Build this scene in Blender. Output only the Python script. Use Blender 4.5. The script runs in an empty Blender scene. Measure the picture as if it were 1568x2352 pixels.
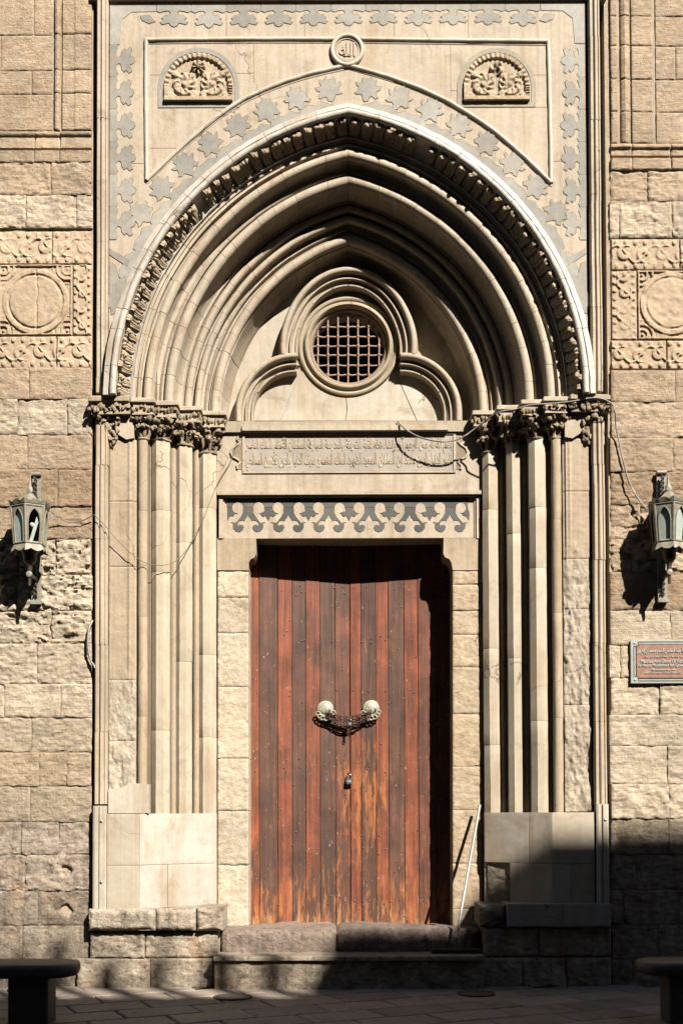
import bpy, bmesh, math, random
import numpy as np
from mathutils import Matrix, Vector
random.seed(7)
SC = bpy.context.scene
COL = SC.collection
PI = math.pi
# ------------------------------------------------------------------ camera
FPX, DIST, EYE = 2750.0, 11.0, 1.6
TH, RO = math.radians(1.7), math.radians(0.18)
YPP = 1862 - FPX * math.tan(TH)
_R = np.array([1, 0, 0.]); _U = np.array([0, -math.sin(TH), math.cos(TH)]); _F = np.array([0, math.cos(TH), math.sin(TH)])
_U2 = _U * math.cos(RO) + _R * math.sin(RO); _R2 = _R * math.cos(RO) - _U * math.sin(RO)
cam_d = bpy.data.cameras.new('camera'); cam = bpy.data.objects.new('camera', cam_d); COL.objects.link(cam)
cam_d.sensor_fit = 'VERTICAL'; cam_d.sensor_height = 36; cam_d.sensor_width = 24
cam_d.lens = 36 * FPX / 2352; cam_d.shift_y = (YPP - 1176) / 2352; cam_d.clip_end = 500
mw = Matrix.Identity(4)
for i, v in enumerate((_R2, _U2, -_F)):
    for j in range(3): mw[j][i] = v[j]
mw.translation = (0, -DIST, EYE); cam.matrix_world = mw
SC.camera = cam
# ------------------------------------------------------------------ sky, sun, exposure
SUN = Vector((-0.65, 1.0, -1.10)).normalized()
world = bpy.data.worlds.new('World'); SC.world = world; world.use_nodes = True
wn = world.node_tree.nodes; wl = world.node_tree.links
sky = wn.new('ShaderNodeTexSky'); sky.sky_type = 'NISHITA'; sky.sun_disc = False; sky.air_density = .8; sky.dust_density = .3
sky.sun_elevation = math.asin(-SUN.z); sky.sun_rotation = math.atan2(-SUN.x, -SUN.y)
bg = wn['Background']; bg.inputs['Strength'].default_value = 0.05
wl.new(sky.outputs[0], bg.inputs['Color'])
sd = bpy.data.lights.new('sun', 'SUN'); sd.energy = 5.0; sd.angle = math.radians(0.53); sd.color = (1.0, 0.945, 0.88)
so = bpy.data.objects.new('sun', sd); COL.objects.link(so); so.location = (6, -12, 14)
so.rotation_euler = SUN.to_track_quat('-Z', 'Y').to_euler()
vs = SC.view_settings; vs.view_transform = 'Standard'; vs.look = 'None'; vs.exposure = 1.80; vs.gamma = 1; vs.use_curve_mapping = False
# ------------------------------------------------------------------ helpers
def W(x, y, d=0.0):
    """a point of the photograph (1568 x 2352 grid) taken onto the vertical plane y = d"""
    v = _R2 * ((x - 784) / FPX) + _U2 * ((YPP - y) / FPX) + _F
    p = np.array([0, -DIST, EYE]) + v * ((d + DIST) / v[1])
    return (float(p[0]), float(p[1]), float(p[2]))
def WX(x, y, d=0.0): return W(x, y, d)[0]
def WZ(y, d=0.0, x=800): return W(x, y, d)[2]

_rng = np.random.RandomState(3)
_perm = _rng.permutation(4096); _val = _rng.rand(4096)
def vnoise(p):
    i = np.floor(p).astype(np.int64); f = p - i; f = f * f * (3 - 2 * f)
    def h(dx, dy, dz):
        a = _perm[(i[..., 0] + dx) & 4095]; b = _perm[(a + i[..., 1] + dy) & 4095]
        return _val[_perm[(b + i[..., 2] + dz) & 4095]]
    x0 = h(0,0,0)*(1-f[...,0]) + h(1,0,0)*f[...,0]; x1 = h(0,1,0)*(1-f[...,0]) + h(1,1,0)*f[...,0]
    x2 = h(0,0,1)*(1-f[...,0]) + h(1,0,1)*f[...,0]; x3 = h(0,1,1)*(1-f[...,0]) + h(1,1,1)*f[...,0]
    y0 = x0*(1-f[...,1]) + x1*f[...,1]; y1 = x2*(1-f[...,1]) + x3*f[...,1]
    return y0*(1-f[...,2]) + y1*f[...,2] - 0.5
def fbm(p, scale, octv=4, seed=0):
    p = np.asarray(p, float) * scale + seed * 17.37; t = 0; a = 1.0
    for _ in range(octv):
        t = t + a * vnoise(p); p = p * 2.03 + 9.1; a *= 0.5
    return t
def fbm2(X, Z, sx, sz, octv=4, seed=0):
    return fbm(np.stack([X * sx, Z * sz, np.zeros_like(X) + 0.37], -1), 1.0, octv, seed)
def sstep(a, b, x):
    t = np.clip((x - a) / (b - a), 0, 1); return t * t * (3 - 2 * t)

def tag(o, label=None, cat=None, group=None, kind=None):
    if label: o['label'] = label
    if cat: o['category'] = cat
    if group: o['group'] = group
    if kind: o['kind'] = kind
    return o
def empty(name, loc=(0, 0, 0)):
    o = bpy.data.objects.new(name, None); COL.objects.link(o); o.location = loc; o.empty_display_size = 0.1
    return o
def par(o, parent):
    if parent is not None:
        o.parent = parent
        o.matrix_parent_inverse = world_of(parent).inverted()
def world_of(o):
    m = o.matrix_basis.copy()
    if o.parent: m = world_of(o.parent) @ o.matrix_parent_inverse @ m
    return m
def link_mesh(name, me, mat, parent=None, tint=None):
    o = bpy.data.objects.new(name, me); COL.objects.link(o)
    if mat and not me.materials: me.materials.append(mat)
    par(o, parent)
    if tint is not None: o['tint'] = [float(c) for c in tint]
    return o
def finish(me, smooth=None):
    if smooth is not None:
        me.polygons.foreach_set('use_smooth', [True] * len(me.polygons))
        if smooth < 170: me.set_sharp_from_angle(angle=math.radians(smooth))
    me.update()
def vary(t, k=0.08):
    f = 1 + random.uniform(-k, k); g = random.uniform(-k, k) * 0.3
    return (t[0] * f, t[1] * f * (1 + g * .5), t[2] * f * (1 + g))

def hf(name, x0, x1, z0, z1, func, back, mat, parent=None, tint=None, res=0.014, xf=None, smooth=45):
    """relief: a fine grid over x0..x1, z0..z1 whose depth is func(X, Z), closed by sides running back"""
    nx = max(3, int(math.ceil((x1 - x0) / res)) + 1); nz = max(3, int(math.ceil((z1 - z0) / res)) + 1)
    xs = np.linspace(x0, x1, nx); zs = np.linspace(z0, z1, nz)
    X, Z = np.meshgrid(xs, zs); Y = func(X, Z) + np.zeros_like(X)
    V = np.stack([X, Y, Z], -1).reshape(-1, 3)
    idx = np.arange(nx * nz).reshape(nz, nx)
    F = np.stack([idx[:-1, :-1], idx[:-1, 1:], idx[1:, 1:], idx[1:, :-1]], -1).reshape(-1, 4)
    ring = np.concatenate([idx[0, :], idx[1:, -1], idx[-1, -2::-1], idx[-2:0:-1, 0]])
    B = V[ring].copy(); B[:, 1] = back; n = len(V); m = len(ring)
    k = np.arange(m); kn = (k + 1) % m
    S = np.stack([ring[k], n + k, n + kn, ring[kn]], -1)
    V = np.concatenate([V, B]); F = np.concatenate([F, S])
    if xf is not None: V = xf(V)
    me = bpy.data.meshes.new(name); me.from_pydata(V.tolist(), [], F.tolist()); finish(me, smooth)
    return link_mesh(name, me, mat, parent, tint)

def block(name, x0, x1, z0, z1, y, mat, parent, tint, rough=0.006, edge=0.016, pit=0.0, gap=0.003, res=0.013, depth=0.14, rag=0.010, seed=None, xf=None, scale=9.0, extra=None):
    s = random.random() * 50 if seed is None else seed
    x0 += gap; x1 -= gap; z0 += gap; z1 -= gap
    tilt_x = random.uniform(-1, 1) * rough * .5; tilt_z = random.uniform(-1, 1) * rough * .5; off = random.uniform(-1, 1) * rough * .5
    def f(X, Z):
        e = np.minimum(np.minimum(X - x0, x1 - X), np.minimum(Z - z0, z1 - Z))
        cx = np.minimum(X - x0, x1 - X); cz = np.minimum(Z - z0, z1 - Z)
        e = np.minimum(e, (cx + cz) * 0.62)
        e = e + rag * fbm2(X, Z, 16, 16, 4, s)
        rec = edge * (1 - sstep(-0.002, edge * 1.1, e)) ** 1.3
        h = rough * 1.5 * fbm2(X, Z, scale * .8, scale * 1.5, 5, s + 1) + rough * .9 * fbm2(X, Z, scale * 2.6, scale * 5.5, 3, s + 5)
        if pit > 0:
            n = fbm2(X, Z, 13, 15, 4, s + 2); h = h - pit * sstep(0.06, 0.34, n) + pit * .35 * sstep(.1, .4, fbm2(X, Z, 22, 24, 3, s + 7))
        h = h + tilt_x * (2 * (X - x0) / (x1 - x0) - 1) + tilt_z * (2 * (Z - z0) / (z1 - z0) - 1) + off
        Y = y - h + rec
        if extra is not None: Y = Y + extra(X, Z)
        return Y
    return hf(name, x0, x1, z0, z1, f, y + depth, mat, parent, tint, res, xf)

class MB:
    def __init__(s): s.v = []; s.f = []
    def box(s, a, b, bev=0.0):
        x0, y0, z0 = a; x1, y1, z1 = b; n = len(s.v)
        if bev <= 0:
            s.v += [(x0,y0,z0),(x1,y0,z0),(x1,y1,z0),(x0,y1,z0),(x0,y0,z1),(x1,y0,z1),(x1,y1,z1),(x0,y1,z1)]
            s.f += [tuple(n + i for i in q) for q in ((0,1,5,4),(1,2,6,5),(2,3,7,6),(3,0,4,7),(4,5,6,7),(3,2,1,0))]
        else:
            b_ = bev
            pr = [(x0+b_,y0),(x1-b_,y0),(x1,y0+b_),(x1,y1-b_),(x1-b_,y1),(x0+b_,y1),(x0,y1-b_),(x0,y0+b_)]
            cx, cy = (x0+x1)/2, (y0+y1)/2
            ins = [(x + (b_ if x < cx else -b_), yy + (b_ if yy < cy else -b_)) for x, yy in pr]
            for z, pp in ((z0, ins), (z0 + b_, pr), (z1 - b_, pr), (z1, ins)):
                s.v += [(x, yy, z) for x, yy in pp]
            for r in range(3):
                for i in range(8):
                    j = (i + 1) % 8; s.f.append((n+r*8+i, n+r*8+j, n+r*8+8+j, n+r*8+8+i))
            s.f.append(tuple(n + i for i in range(7, -1, -1))); s.f.append(tuple(n + 24 + i for i in range(8)))
        return s
    def tube(s, pts, r, k=8, cap=True, closed=False, flat=1.0):
        pts = [Vector(p) for p in pts]; m = len(pts); n = len(s.v)
        rr = r if hasattr(r, '__len__') else [r] * m
        up = None
        for i, p in enumerate(pts):
            if closed: t = (pts[(i + 1) % m] - pts[i - 1]).normalized()
            else: t = (pts[min(i + 1, m - 1)] - pts[max(i - 1, 0)]).normalized()
            if up is None:
                up = Vector((0, -1, 0)) if abs(t.y) < .9 else Vector((0, 0, 1))
            a = (up - t * up.dot(t))
            if a.length < 1e-5: a = Vector((1, 0, 0)) - t * t.x
            a.normalize(); up = a; b = t.cross(a)
            for j in range(k):
                w = 2 * PI * j / k; q = p + (a * math.cos(w) * flat + b * math.sin(w)) * rr[i]; s.v.append(tuple(q))
        for i in range(m if closed else m - 1):
            i2 = (i + 1) % m
            for j in range(k):
                j2 = (j + 1) % k; s.f.append((n+i*k+j, n+i*k+j2, n+i2*k+j2, n+i2*k+j))
        if cap and not closed:
            s.f.append(tuple(n + j for j in range(k - 1, -1, -1))); s.f.append(tuple(n + (m-1)*k + j for j in range(k)))
        return s
    def lathe(s, prof, o, k=16, axis='z', rot=0.0, sx=1.0, sy=1.0):
        n = len(s.v); ox, oy, oz = o
        for r, h in prof:
            for j in range(k):
                w = 2 * PI * j / k + rot; c, q = r * math.cos(w) * sx, r * math.sin(w) * sy
                s.v.append((ox + c, oy + q, oz + h) if axis == 'z' else (ox + c, oy - h, oz + q))
        for i in range(len(prof) - 1):
            for j in range(k):
                j2 = (j + 1) % k; s.f.append((n+i*k+j, n+i*k+j2, n+(i+1)*k+j2, n+(i+1)*k+j))
        s.f.append(tuple(n + j for j in range(k - 1, -1, -1))); s.f.append(tuple(n + (len(prof)-1)*k + j for j in range(k)))
        return s
    def prism(s, poly, d0, d1, bev=0.0):
        """polygon in (x, z), from depth d0 (front) to d1 (back)"""
        n = len(s.v); m = len(poly)
        s.v += [(x, d0, z) for x, z in poly] + [(x, d1, z) for x, z in poly]
        s.f.append(tuple(n + i for i in range(m))); s.f.append(tuple(n + m + i for i in range(m - 1, -1, -1)))
        for i in range(m):
            j = (i + 1) % m; s.f.append((n + i, n + m + i, n + m + j, n + j))
        return s
    def zprism(s, poly, z0, z1):
        n = len(s.v); m = len(poly)
        s.v += [(x, y, z0) for x, y in poly] + [(x, y, z1) for x, y in poly]
        s.f.append(tuple(n + i for i in range(m - 1, -1, -1))); s.f.append(tuple(n + m + i for i in range(m)))
        for i in range(m):
            j = (i + 1) % m; s.f.append((n + i, n + j, n + m + j, n + m + i))
        return s
    def blob(s, c, r, nz=6, k=9, noise=0.25, seed=0):
        n = len(s.v); r = r if hasattr(r, '__len__') else (r, r, r)
        P = []
        for i in range(nz + 1):
            th = PI * i / nz
            for j in range(k):
                w = 2 * PI * j / k; P.append((math.sin(th) * math.cos(w), math.sin(th) * math.sin(w), math.cos(th)))
        P = np.array(P); q = 1 + noise * 2 * fbm(P, 1.7, 3, seed)
        P = P * q[:, None] * np.array(r) + np.array(c)
        s.v += [tuple(p) for p in P]
        for i in range(nz):
            for j in range(k):
                j2 = (j + 1) % k; s.f.append((n+i*k+j, n+(i+1)*k+j, n+(i+1)*k+j2, n+i*k+j2))
        return s
    def build(s, name, mat, parent=None, tint=None, smooth=None, xf=None, disp=0.0, dscale=20):
        V = s.v
        if disp > 0:
            A = np.array(V); q = np.stack([fbm(A, dscale, 3, k) for k in range(3)], -1); V = (A + q * disp).tolist()
        if xf is not None: V = xf(np.array(V)).tolist()
        me = bpy.data.meshes.new(name); me.from_pydata(V, [], s.f)
        bm = bmesh.new(); bm.from_mesh(me); bmesh.ops.recalc_face_normals(bm, faces=bm.faces); bm.to_mesh(me); bm.free()
        finish(me, smooth)
        return link_mesh(name, me, mat, parent, tint)

# ------------------------------------------------------------------ materials
class NT:
    def __init__(s, name):
        s.m = bpy.data.materials.new(name); s.m.use_nodes = True; s.t = s.m.node_tree; s.b = s.t.nodes['Principled BSDF']
    def n(s, typ, **kw):
        x = s.t.nodes.new(typ)
        for k, v in kw.items(): setattr(x, k, v)
        return x
    def l(s, a, b): s.t.links.new(a, b)
    def val(s, sock, v):
        if hasattr(v, 'is_output'): s.l(v, sock)
        else: sock.default_value = v
    def math(s, op, a, b=0.0, clamp=False):
        x = s.n('ShaderNodeMath', operation=op); x.use_clamp = clamp; s.val(x.inputs[0], a); s.val(x.inputs[1], b); return x.outputs[0]
    def pos(s, sc=(1, 1, 1)):
        g = s.n('ShaderNodeNewGeometry'); mp = s.n('ShaderNodeMapping'); mp.inputs['Scale'].default_value = sc
        s.l(g.outputs['Position'], mp.inputs['Vector']); return mp.outputs[0]
    def noise(s, vec, scale, det=4, rough=.55, dist=0.0):
        x = s.n('ShaderNodeTexNoise'); s.l(vec, x.inputs['Vector']); x.inputs['Scale'].default_value = scale
        x.inputs['Detail'].default_value = det; x.inputs['Roughness'].default_value = rough; x.inputs['Distortion'].default_value = dist
        return x.outputs['Fac']
    def rng(s, v, a, b, c, d):
        x = s.n('ShaderNodeMapRange'); s.val(x.inputs[0], v)
        for i, q in zip((1, 2, 3, 4), (a, b, c, d)): x.inputs[i].default_value = q
        return x.outputs[0]
    def mix(s, f, a, b, mode='MIX'):
        x = s.n('ShaderNodeMix', data_type='RGBA', blend_type=mode); s.val(x.inputs[0], f)
        for sock, v in ((x.inputs[6], a), (x.inputs[7], b)):
            if hasattr(v, 'is_output'): s.l(v, sock)
            else: sock.default_value = (*v, 1)
        return x.outputs[2]
    def scale(s, col, f):
        x = s.n('ShaderNodeVectorMath', operation='SCALE'); s.l(col, x.inputs[0]); s.val(x.inputs['Scale'], f); return x.outputs[0]
    def tint(s):
        x = s.n('ShaderNodeAttribute', attribute_type='OBJECT', attribute_name='tint'); return x.outputs['Color']
    def bump(s, h, st=.5, dist=.005, prev=None):
        x = s.n('ShaderNodeBump'); x.inputs['Strength'].default_value = st; x.inputs['Distance'].default_value = dist; s.l(h, x.inputs['Height'])
        if prev is not None: s.l(prev, x.inputs['Normal'])
        return x.outputs[0]

def stone(name, var=.22, mott=.16, stain=(.20, .13, .07), st_amt=.35, st_thr=.54, bump=.5, bdist=.006, streak=0.0, rough=.9, grain=.10, bscale=38, pale=None, gold=0.0, crack=0.0, blotch=0.0, veins=0.0, tool=0.0):
    t = NT(name); p = t.pos(); c = t.scale(t.tint(), .33); K = .33
    stain = tuple(v * K for v in stain); pale = tuple(v * K for v in pale) if pale else None
    c = t.scale(c, t.rng(t.noise(p, 2.1, 5), .3, .7, 1 - var, 1 + var))
    c = t.scale(c, t.rng(t.noise(p, 17, 5, .65), .3, .7, 1 - mott, 1 + mott))
    c = t.scale(c, t.rng(t.noise(p, 140, 3, .7), .3, .7, 1 - grain, 1 + grain))
    if gold > 0:
        c = t.mix(t.rng(t.noise(t.pos((3, 3, .9)), 1.6, 6, .6), .5, .68, 0, gold), c, (.50 * K, .30 * K, .13 * K))
    if pale is not None:
        c = t.mix(t.rng(t.noise(p, 6.5, 6, .7, .6), .55, .66, 0, .6), c, pale)
    if st_amt > 0:
        c = t.mix(t.rng(t.noise(p, 3.3, 8, .68, .5), st_thr, st_thr + .13, 0, st_amt), c, stain)
    if blotch > 0:
        c = t.mix(t.rng(t.noise(p, 9.5, 9, .75, .8), .53, .64, 0, blotch), c, tuple(v * .75 for v in stain))
        c = t.mix(t.rng(t.noise(p, 4.2, 7, .7, .4), .56, .66, 0, blotch * .8), c, (.56 * K, .33 * K, .17 * K))
        c = t.mix(t.rng(t.noise(p, 7.3, 8, .75, .3), .57, .63, 0, blotch * .8), c, (.78 * K, .69 * K, .54 * K))
    if veins > 0:
        c = t.mix(t.rng(t.noise(t.pos((26, 26, .35)), 1.0, 5, .6, .2), .50, .66, 0, veins), c, (.50 * K, .40 * K, .24 * K))
        c = t.mix(t.rng(t.noise(t.pos((30, 30, .30)), 1.7, 4, .6, .2), .54, .66, 0, veins * .9), c, (.74 * K, .70 * K, .60 * K))
    if streak > 0:
        c = t.mix(t.rng(t.noise(t.pos((16, 16, .9)), 1.0, 4, .6), .52, .70, 0, streak), c, stain)
    crk = None
    if crack > 0:
        vo = t.n('ShaderNodeTexVoronoi', feature='DISTANCE_TO_EDGE'); vo.inputs['Scale'].default_value = 1.15
        dv = t.n('ShaderNodeVectorMath', operation='ADD'); nz_ = t.n('ShaderNodeTexNoise'); nz_.inputs['Scale'].default_value = 3.5; nz_.inputs['Detail'].default_value = 6
        t.l(p, nz_.inputs['Vector']); sv = t.n('ShaderNodeVectorMath', operation='SCALE'); sv.inputs['Scale'].default_value = .35; t.l(nz_.outputs['Color'], sv.inputs[0])
        t.l(p, dv.inputs[0]); t.l(sv.outputs[0], dv.inputs[1]); t.l(dv.outputs[0], vo.inputs['Vector'])
        crk = t.math('MULTIPLY', t.rng(vo.outputs['Distance'], 0.0, .007, 1, 0), t.rng(t.noise(p, .9, 3), .54, .60, 0, crack))
        c = t.mix(crk, c, tuple(v * .45 for v in stain))
    t.l(c, t.b.inputs['Base Color']); t.b.inputs['Roughness'].default_value = rough
    t.b.inputs['Specular IOR Level'].default_value = .25
    if bump > 0:
        h = t.math('ADD', t.noise(p, bscale, 6, .62), t.math('MULTIPLY', t.noise(p, bscale * 4, 3, .6), .45))
        if tool > 0: h = t.math('ADD', h, t.math('MULTIPLY', t.noise(t.pos((5, 5, 60)), 1.0, 4, .6, .3), tool))
        t.l(t.bump(h, bump, bdist), t.b.inputs['Normal'])
    return t.m
M_WALL = stone('ashlar_stone', .18, .20, (.34, .20, .10), .35, .57, .9, .016, grain=.14, pale=(.80, .66, .48), blotch=.30, tool=.5)
M_BASE = stone('weathered_base_stone', .24, .26, (.12, .075, .045), .65, .52, .9, .014, streak=.45, grain=.2, pale=(.80, .66, .47), blotch=.75, tool=.4)
M_MORT = stone('mortar', .15, .15, (.2, .14, .09), .3, .55, .6, .01)
M_PORT = stone('portal_limestone', .13, .11, (.25, .155, .08), .42, .57, .35, .006, streak=.26, rough=.75, grain=.07, gold=.32, crack=.8, veins=.34)
M_MARB = stone('pale_marble', .10, .08, (.32, .21, .11), .48, .57, .16, .004, streak=.14, rough=.55, grain=.04, gold=.45, bscale=24, crack=.85, veins=.22)
M_ERODE = stone('eroded_stone', .16, .20, (.36, .23, .12), .40, .56, .7, .012, grain=.12, pale=(.86, .77, .62), blotch=.26, crack=.9)
M_INLAY = stone('inlay_stone', .18, .14, (.42, .34, .24), .35, .56, .15, .003, rough=.7)
M_CARVE = stone('carved_stone', .12, .14, (.14, .085, .045), .35, .55, .5, .006)
M_ROCK = stone('worn_granite', .2, .3, (.15, .09, .065), .5, .54, 1.0, .028, rough=.8, bscale=36, pale=(.78, .62, .50), grain=.35, blotch=.4)
M_BENCH = stone('dark_granite', .1, .2, (.02, .02, .02), .2, .55, .5, .004, rough=.5, bscale=110, grain=.4)
M_PAVE = stone('basalt_paving', .18, .2, (.05, .04, .03), .45, .55, .7, .008, rough=.7, grain=.2)
M_DARK = stone('dark_interior', .1, .1, (.01, .01, .01), .2, .55, 0)

def plain(name, col, rough=.5, metal=0.0, var=.25, bump=.2, spots=None, sp_thr=.55, sp_scale=18):
    t = NT(name); p = t.pos(); rgb = t.n('ShaderNodeRGB'); rgb.outputs[0].default_value = (*[v * .45 for v in col], 1); spots = tuple(v * .45 for v in spots) if spots else None
    c = t.scale(rgb.outputs[0], t.rng(t.noise(p, 22, 6, .65), .3, .7, 1 - var, 1 + var))
    if spots: c = t.mix(t.rng(t.noise(p, sp_scale, 6, .7), sp_thr, sp_thr + .1, 0, .85), c, spots)
    t.l(c, t.b.inputs['Base Color']); t.b.inputs['Roughness'].default_value = rough; t.b.inputs['Metallic'].default_value = metal
    if bump > 0: t.l(t.bump(t.noise(p, 120, 4), bump, .002), t.b.inputs['Normal'])
    return t.m
M_IRON = plain('rusty_iron', (.085, .040, .025), .75, .2, .3, .4, (.20, .075, .03))
M_GRILLE = plain('rust_painted_bars', (.40, .25, .17), .75, 0, .25, .3, (.20, .09, .045), .56, 30)
M_BRONZE = plain('verdigris_bronze', (.27, .24, .165), .6, .08, .3, .35, (.30, .34, .26), .54, 9)
M_BRONZED = plain('dark_bronze', (.09, .075, .05), .5, .4, .3, .3, (.17, .19, .15), .6)
M_GLASSP = plain('frosted_glass', (.44, .50, .43), .35, 0, .18, .1, (.46, .44, .36), .55, 7)
M_BRASS = plain('pale_brass', (.46, .43, .31), .5, .25, .25, .25, (.24, .21, .12), .55, 40)
M_NAIL = plain('worn_nail', (.42, .36, .28), .5, .2, .3, 0, (.10, .07, .05), .5, 40)
M_STEEL = plain('steel', (.50, .53, .55), .3, .85, .1, .1)
M_ALU = plain('aluminium_tube', (.72, .73, .74), .35, .6, .08, .05)
M_PFRAME = plain('plaque_frame_metal', (.38, .39, .34), .5, .12, .15, .15, (.33, .31, .24), .6, 14)
M_COPPER = plain('plaque_copper', (.33, .165, .10), .5, .15, .3, .1, (.36, .27, .20), .56, 8)
M_LETTER = plain('plaque_lettering', (.62, .60, .53), .5, .2, .1, 0)
M_GROOVE = plain('plaque_groove', (.03, .025, .02), .8, 0, .1, 0)
M_CABLE = plain('grey_cable', (.33, .30, .26), .6, 0, .15, 0)
M_WIRE = plain('brown_wire', (.16, .11, .075), .6, 0, .15, 0)
M_BLACK = plain('black_rubber', (.03, .028, .026), .6, 0, .15, 0)
M_BULB = plain('bulb_glass', (.75, .75, .72), .12, 0, .02, 0)

def wood():
    t = NT('old_door_wood'); c = t.scale(t.tint(), .60); sp = t.pos((34, 34, 1.1)); p = t.pos()
    g = t.noise(sp, 1.0, 7, .62, .4)
    c = t.scale(c, t.rng(g, .28, .72, .45, 1.5))
    c = t.scale(c, t.rng(t.noise(p, 3.0, 5, .6), .3, .7, .6, 1.4))
    c = t.mix(t.rng(t.noise(t.pos((7, 7, 2.2)), 1.0, 6, .65), .54, .68, 0, .75), c, (.026, .016, .012))
    sep = t.n('ShaderNodeSeparateXYZ'); t.l(p, sep.inputs[0])
    c = t.mix(t.math('MULTIPLY', t.rng(t.noise(t.pos((2.2, 2.2, 1.3)), 1.0, 6, .65, .4), .46, .60, 0, .75), t.rng(sep.outputs[2], 1.0, 2.6, 1.0, .45)), c, (.040, .022, .014))
    # worn bare wood: around the meeting edge at hand height, and along the foot of the leaves
    dx = t.math('SUBTRACT', sep.outputs[0], .20); dz = t.math('SUBTRACT', sep.outputs[2], 1.75)
    r2 = t.math('ADD', t.math('MULTIPLY', t.math('MULTIPLY', dx, dx), 9.0), t.math('MULTIPLY', t.math('MULTIPLY', dz, dz), 2.4))
    near = t.rng(r2, 0.0, 1.2, .20, 0.0)
    foot = t.rng(sep.outputs[2], .40, 1.35, .18, 0.0)
    wear = t.math('ADD', t.math('ADD', t.noise(t.pos((22, 22, 3.2)), 1.0, 7, .7, .3), near), foot)
    c = t.mix(t.rng(wear, .62, .74, 0, .9), c, (.22, .075, .022))
    foot2 = t.rng(sep.outputs[2], .42, .85, .20, 0.0)
    c = t.mix(t.rng(t.math('ADD', t.noise(t.pos((30, 30, 3.0)), 1.0, 6, .7), foot2), .66, .78, 0, .85), c, (.25, .15, .065))
    c = t.mix(t.rng(t.noise(t.pos((46, 46, 20)), 1.0, 3, .6), .69, .73, 0, .75), c, (.28, .23, .165))
    c = t.mix(t.rng(t.noise(t.pos((9, 9, 6)), 1.0, 4, .6), .66, .74, 0, .8), c, (.022, .017, .014))
    t.l(c, t.b.inputs['Base Color']); t.b.inputs['Roughness'].default_value = .6; t.b.inputs['Specular IOR Level'].default_value = .3
    h = t.math('ADD', g, t.math('MULTIPLY', t.noise(t.pos((80, 80, 8)), 1.0, 5, .65), .6))
    t.l(t.bump(h, .55, .006), t.b.inputs['Normal']); return t.m
M_WOOD = wood()

C_TAN = (.74, .555, .365); C_PALE = (.86, .70, .50); C_BRN = (.54, .375, .23); C_GRY = (.60, .48, .36)
C_PORT = (.76, .625, .455); C_MARB = (.84, .74, .58); C_WHITE = (.86, .78, .66); C_INL = (.475, .44, .365); C_FRZ = (.15, .145, .125)
XC, ZS, AA = 0.083, 5.41, 0.511
# ================================================================== GROUND
def build_ground():
    mb = MB(); S = 120
    mb.v += [(-S, -S, -.03), (S, -S, -.03), (S, S, -.03), (-S, S, -.03)]; mb.f.append((0, 1, 2, 3))
    g = mb.build('ground', M_PAVE, None, (.20, .165, .13)); tag(g, 'dark stone paving of the street in front of the portal', None, None, 'structure')
    ang = math.radians(24); ca, sa = math.cos(ang), math.sin(ang)
    L, H = .62, .40; row = 0; y = -6.0
    mesh_cache = []
    for k in range(5):
        m2 = MB()
        j = [random.uniform(-.006, .006) for _ in range(8)]
        w, h = L / 2 - .007, H / 2 - .007; b = .010
        top = [(-w + b + j[0], -h + b + j[1]), (w - b + j[2], -h + b + j[3]), (w - b + j[4], h - b + j[5]), (-w + b + j[6], h - b + j[7])]
        bot = [(-w, -h), (w, -h), (w, h), (-w, h)]
        m2.v += [(a, c, 0.0 + random.uniform(-.003, .003)) for a, c in top] + [(a, c, -.010) for a, c in bot] + [(a, c, -.05) for a, c in bot]
        m2.f += [(0, 1, 2, 3)] + [(4 + i, 4 + (i + 1) % 4, (i + 1) % 4, i) for i in range(4)] + [(8 + i, 8 + (i + 1) % 4, 4 + (i + 1) % 4, 4 + i) for i in range(4)]
        me = bpy.data.meshes.new('paving_slab'); me.from_pydata(m2.v, [], m2.f); me.materials.append(M_PAVE); mesh_cache.append(me)
    for r in range(-14, 15):
        for c in range(-12, 13):
            u = (c + (.5 if r % 2 else 0)) * L; v = r * H
            x, y = u * ca - v * sa, u * sa + v * ca - 1.6
            if abs(x) > 4.3 or y > .10 or y < -3.6: continue
            o = bpy.data.objects.new('paving_slab', random.choice(mesh_cache)); COL.objects.link(o)
            o.location = (x, y, random.uniform(-.002, .002)); o.rotation_euler = (random.uniform(-.004, .004), random.uniform(-.004, .004), ang + (PI if random.random() < .5 else 0))
            t = vary((.44, .36, .28), .20); o['tint'] = list(t); par(o, g)
build_ground()

# ================================================================== FLANKING WALLS
def rel_vine(U, V, H, per, ph=0.0):
    c = H * .27 * np.sin(2 * PI * U / per + ph)
    h = sstep(.016, .006, np.abs(V - c))
    k = np.floor(U / (per / 2) - .5 + ph / PI) + 1
    for dk in (0, 1):
        kk = np.floor(U / (per / 2) + ph / PI) + dk
        cu = (kk - ph / PI) * per / 2
        sg = np.where(np.mod(kk, 2) == 0, 1, -1)
        cu2 = cu + per * 0.0
        cv = -sg * H * .02
        r = np.hypot(U - cu2, (V - cv)); th = np.arctan2(V - cv, U - cu2)
        sp = np.cos(th * 1.0 * sg - r / (H * .42) * 2 * PI)
        h = np.maximum(h, sstep(-.1, .5, sp) * sstep(H * .30, H * .24, r))
        tip = np.abs(V) - H * .36
        leaf = np.cos((U - cu) / per * 4 * PI * 2) * sstep(H * .12, 0, np.abs(tip))
        h = np.maximum(h, sstep(.1, .6, leaf) * .9)
    return h * sstep(H * .5, H * .46, np.abs(V))
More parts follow.
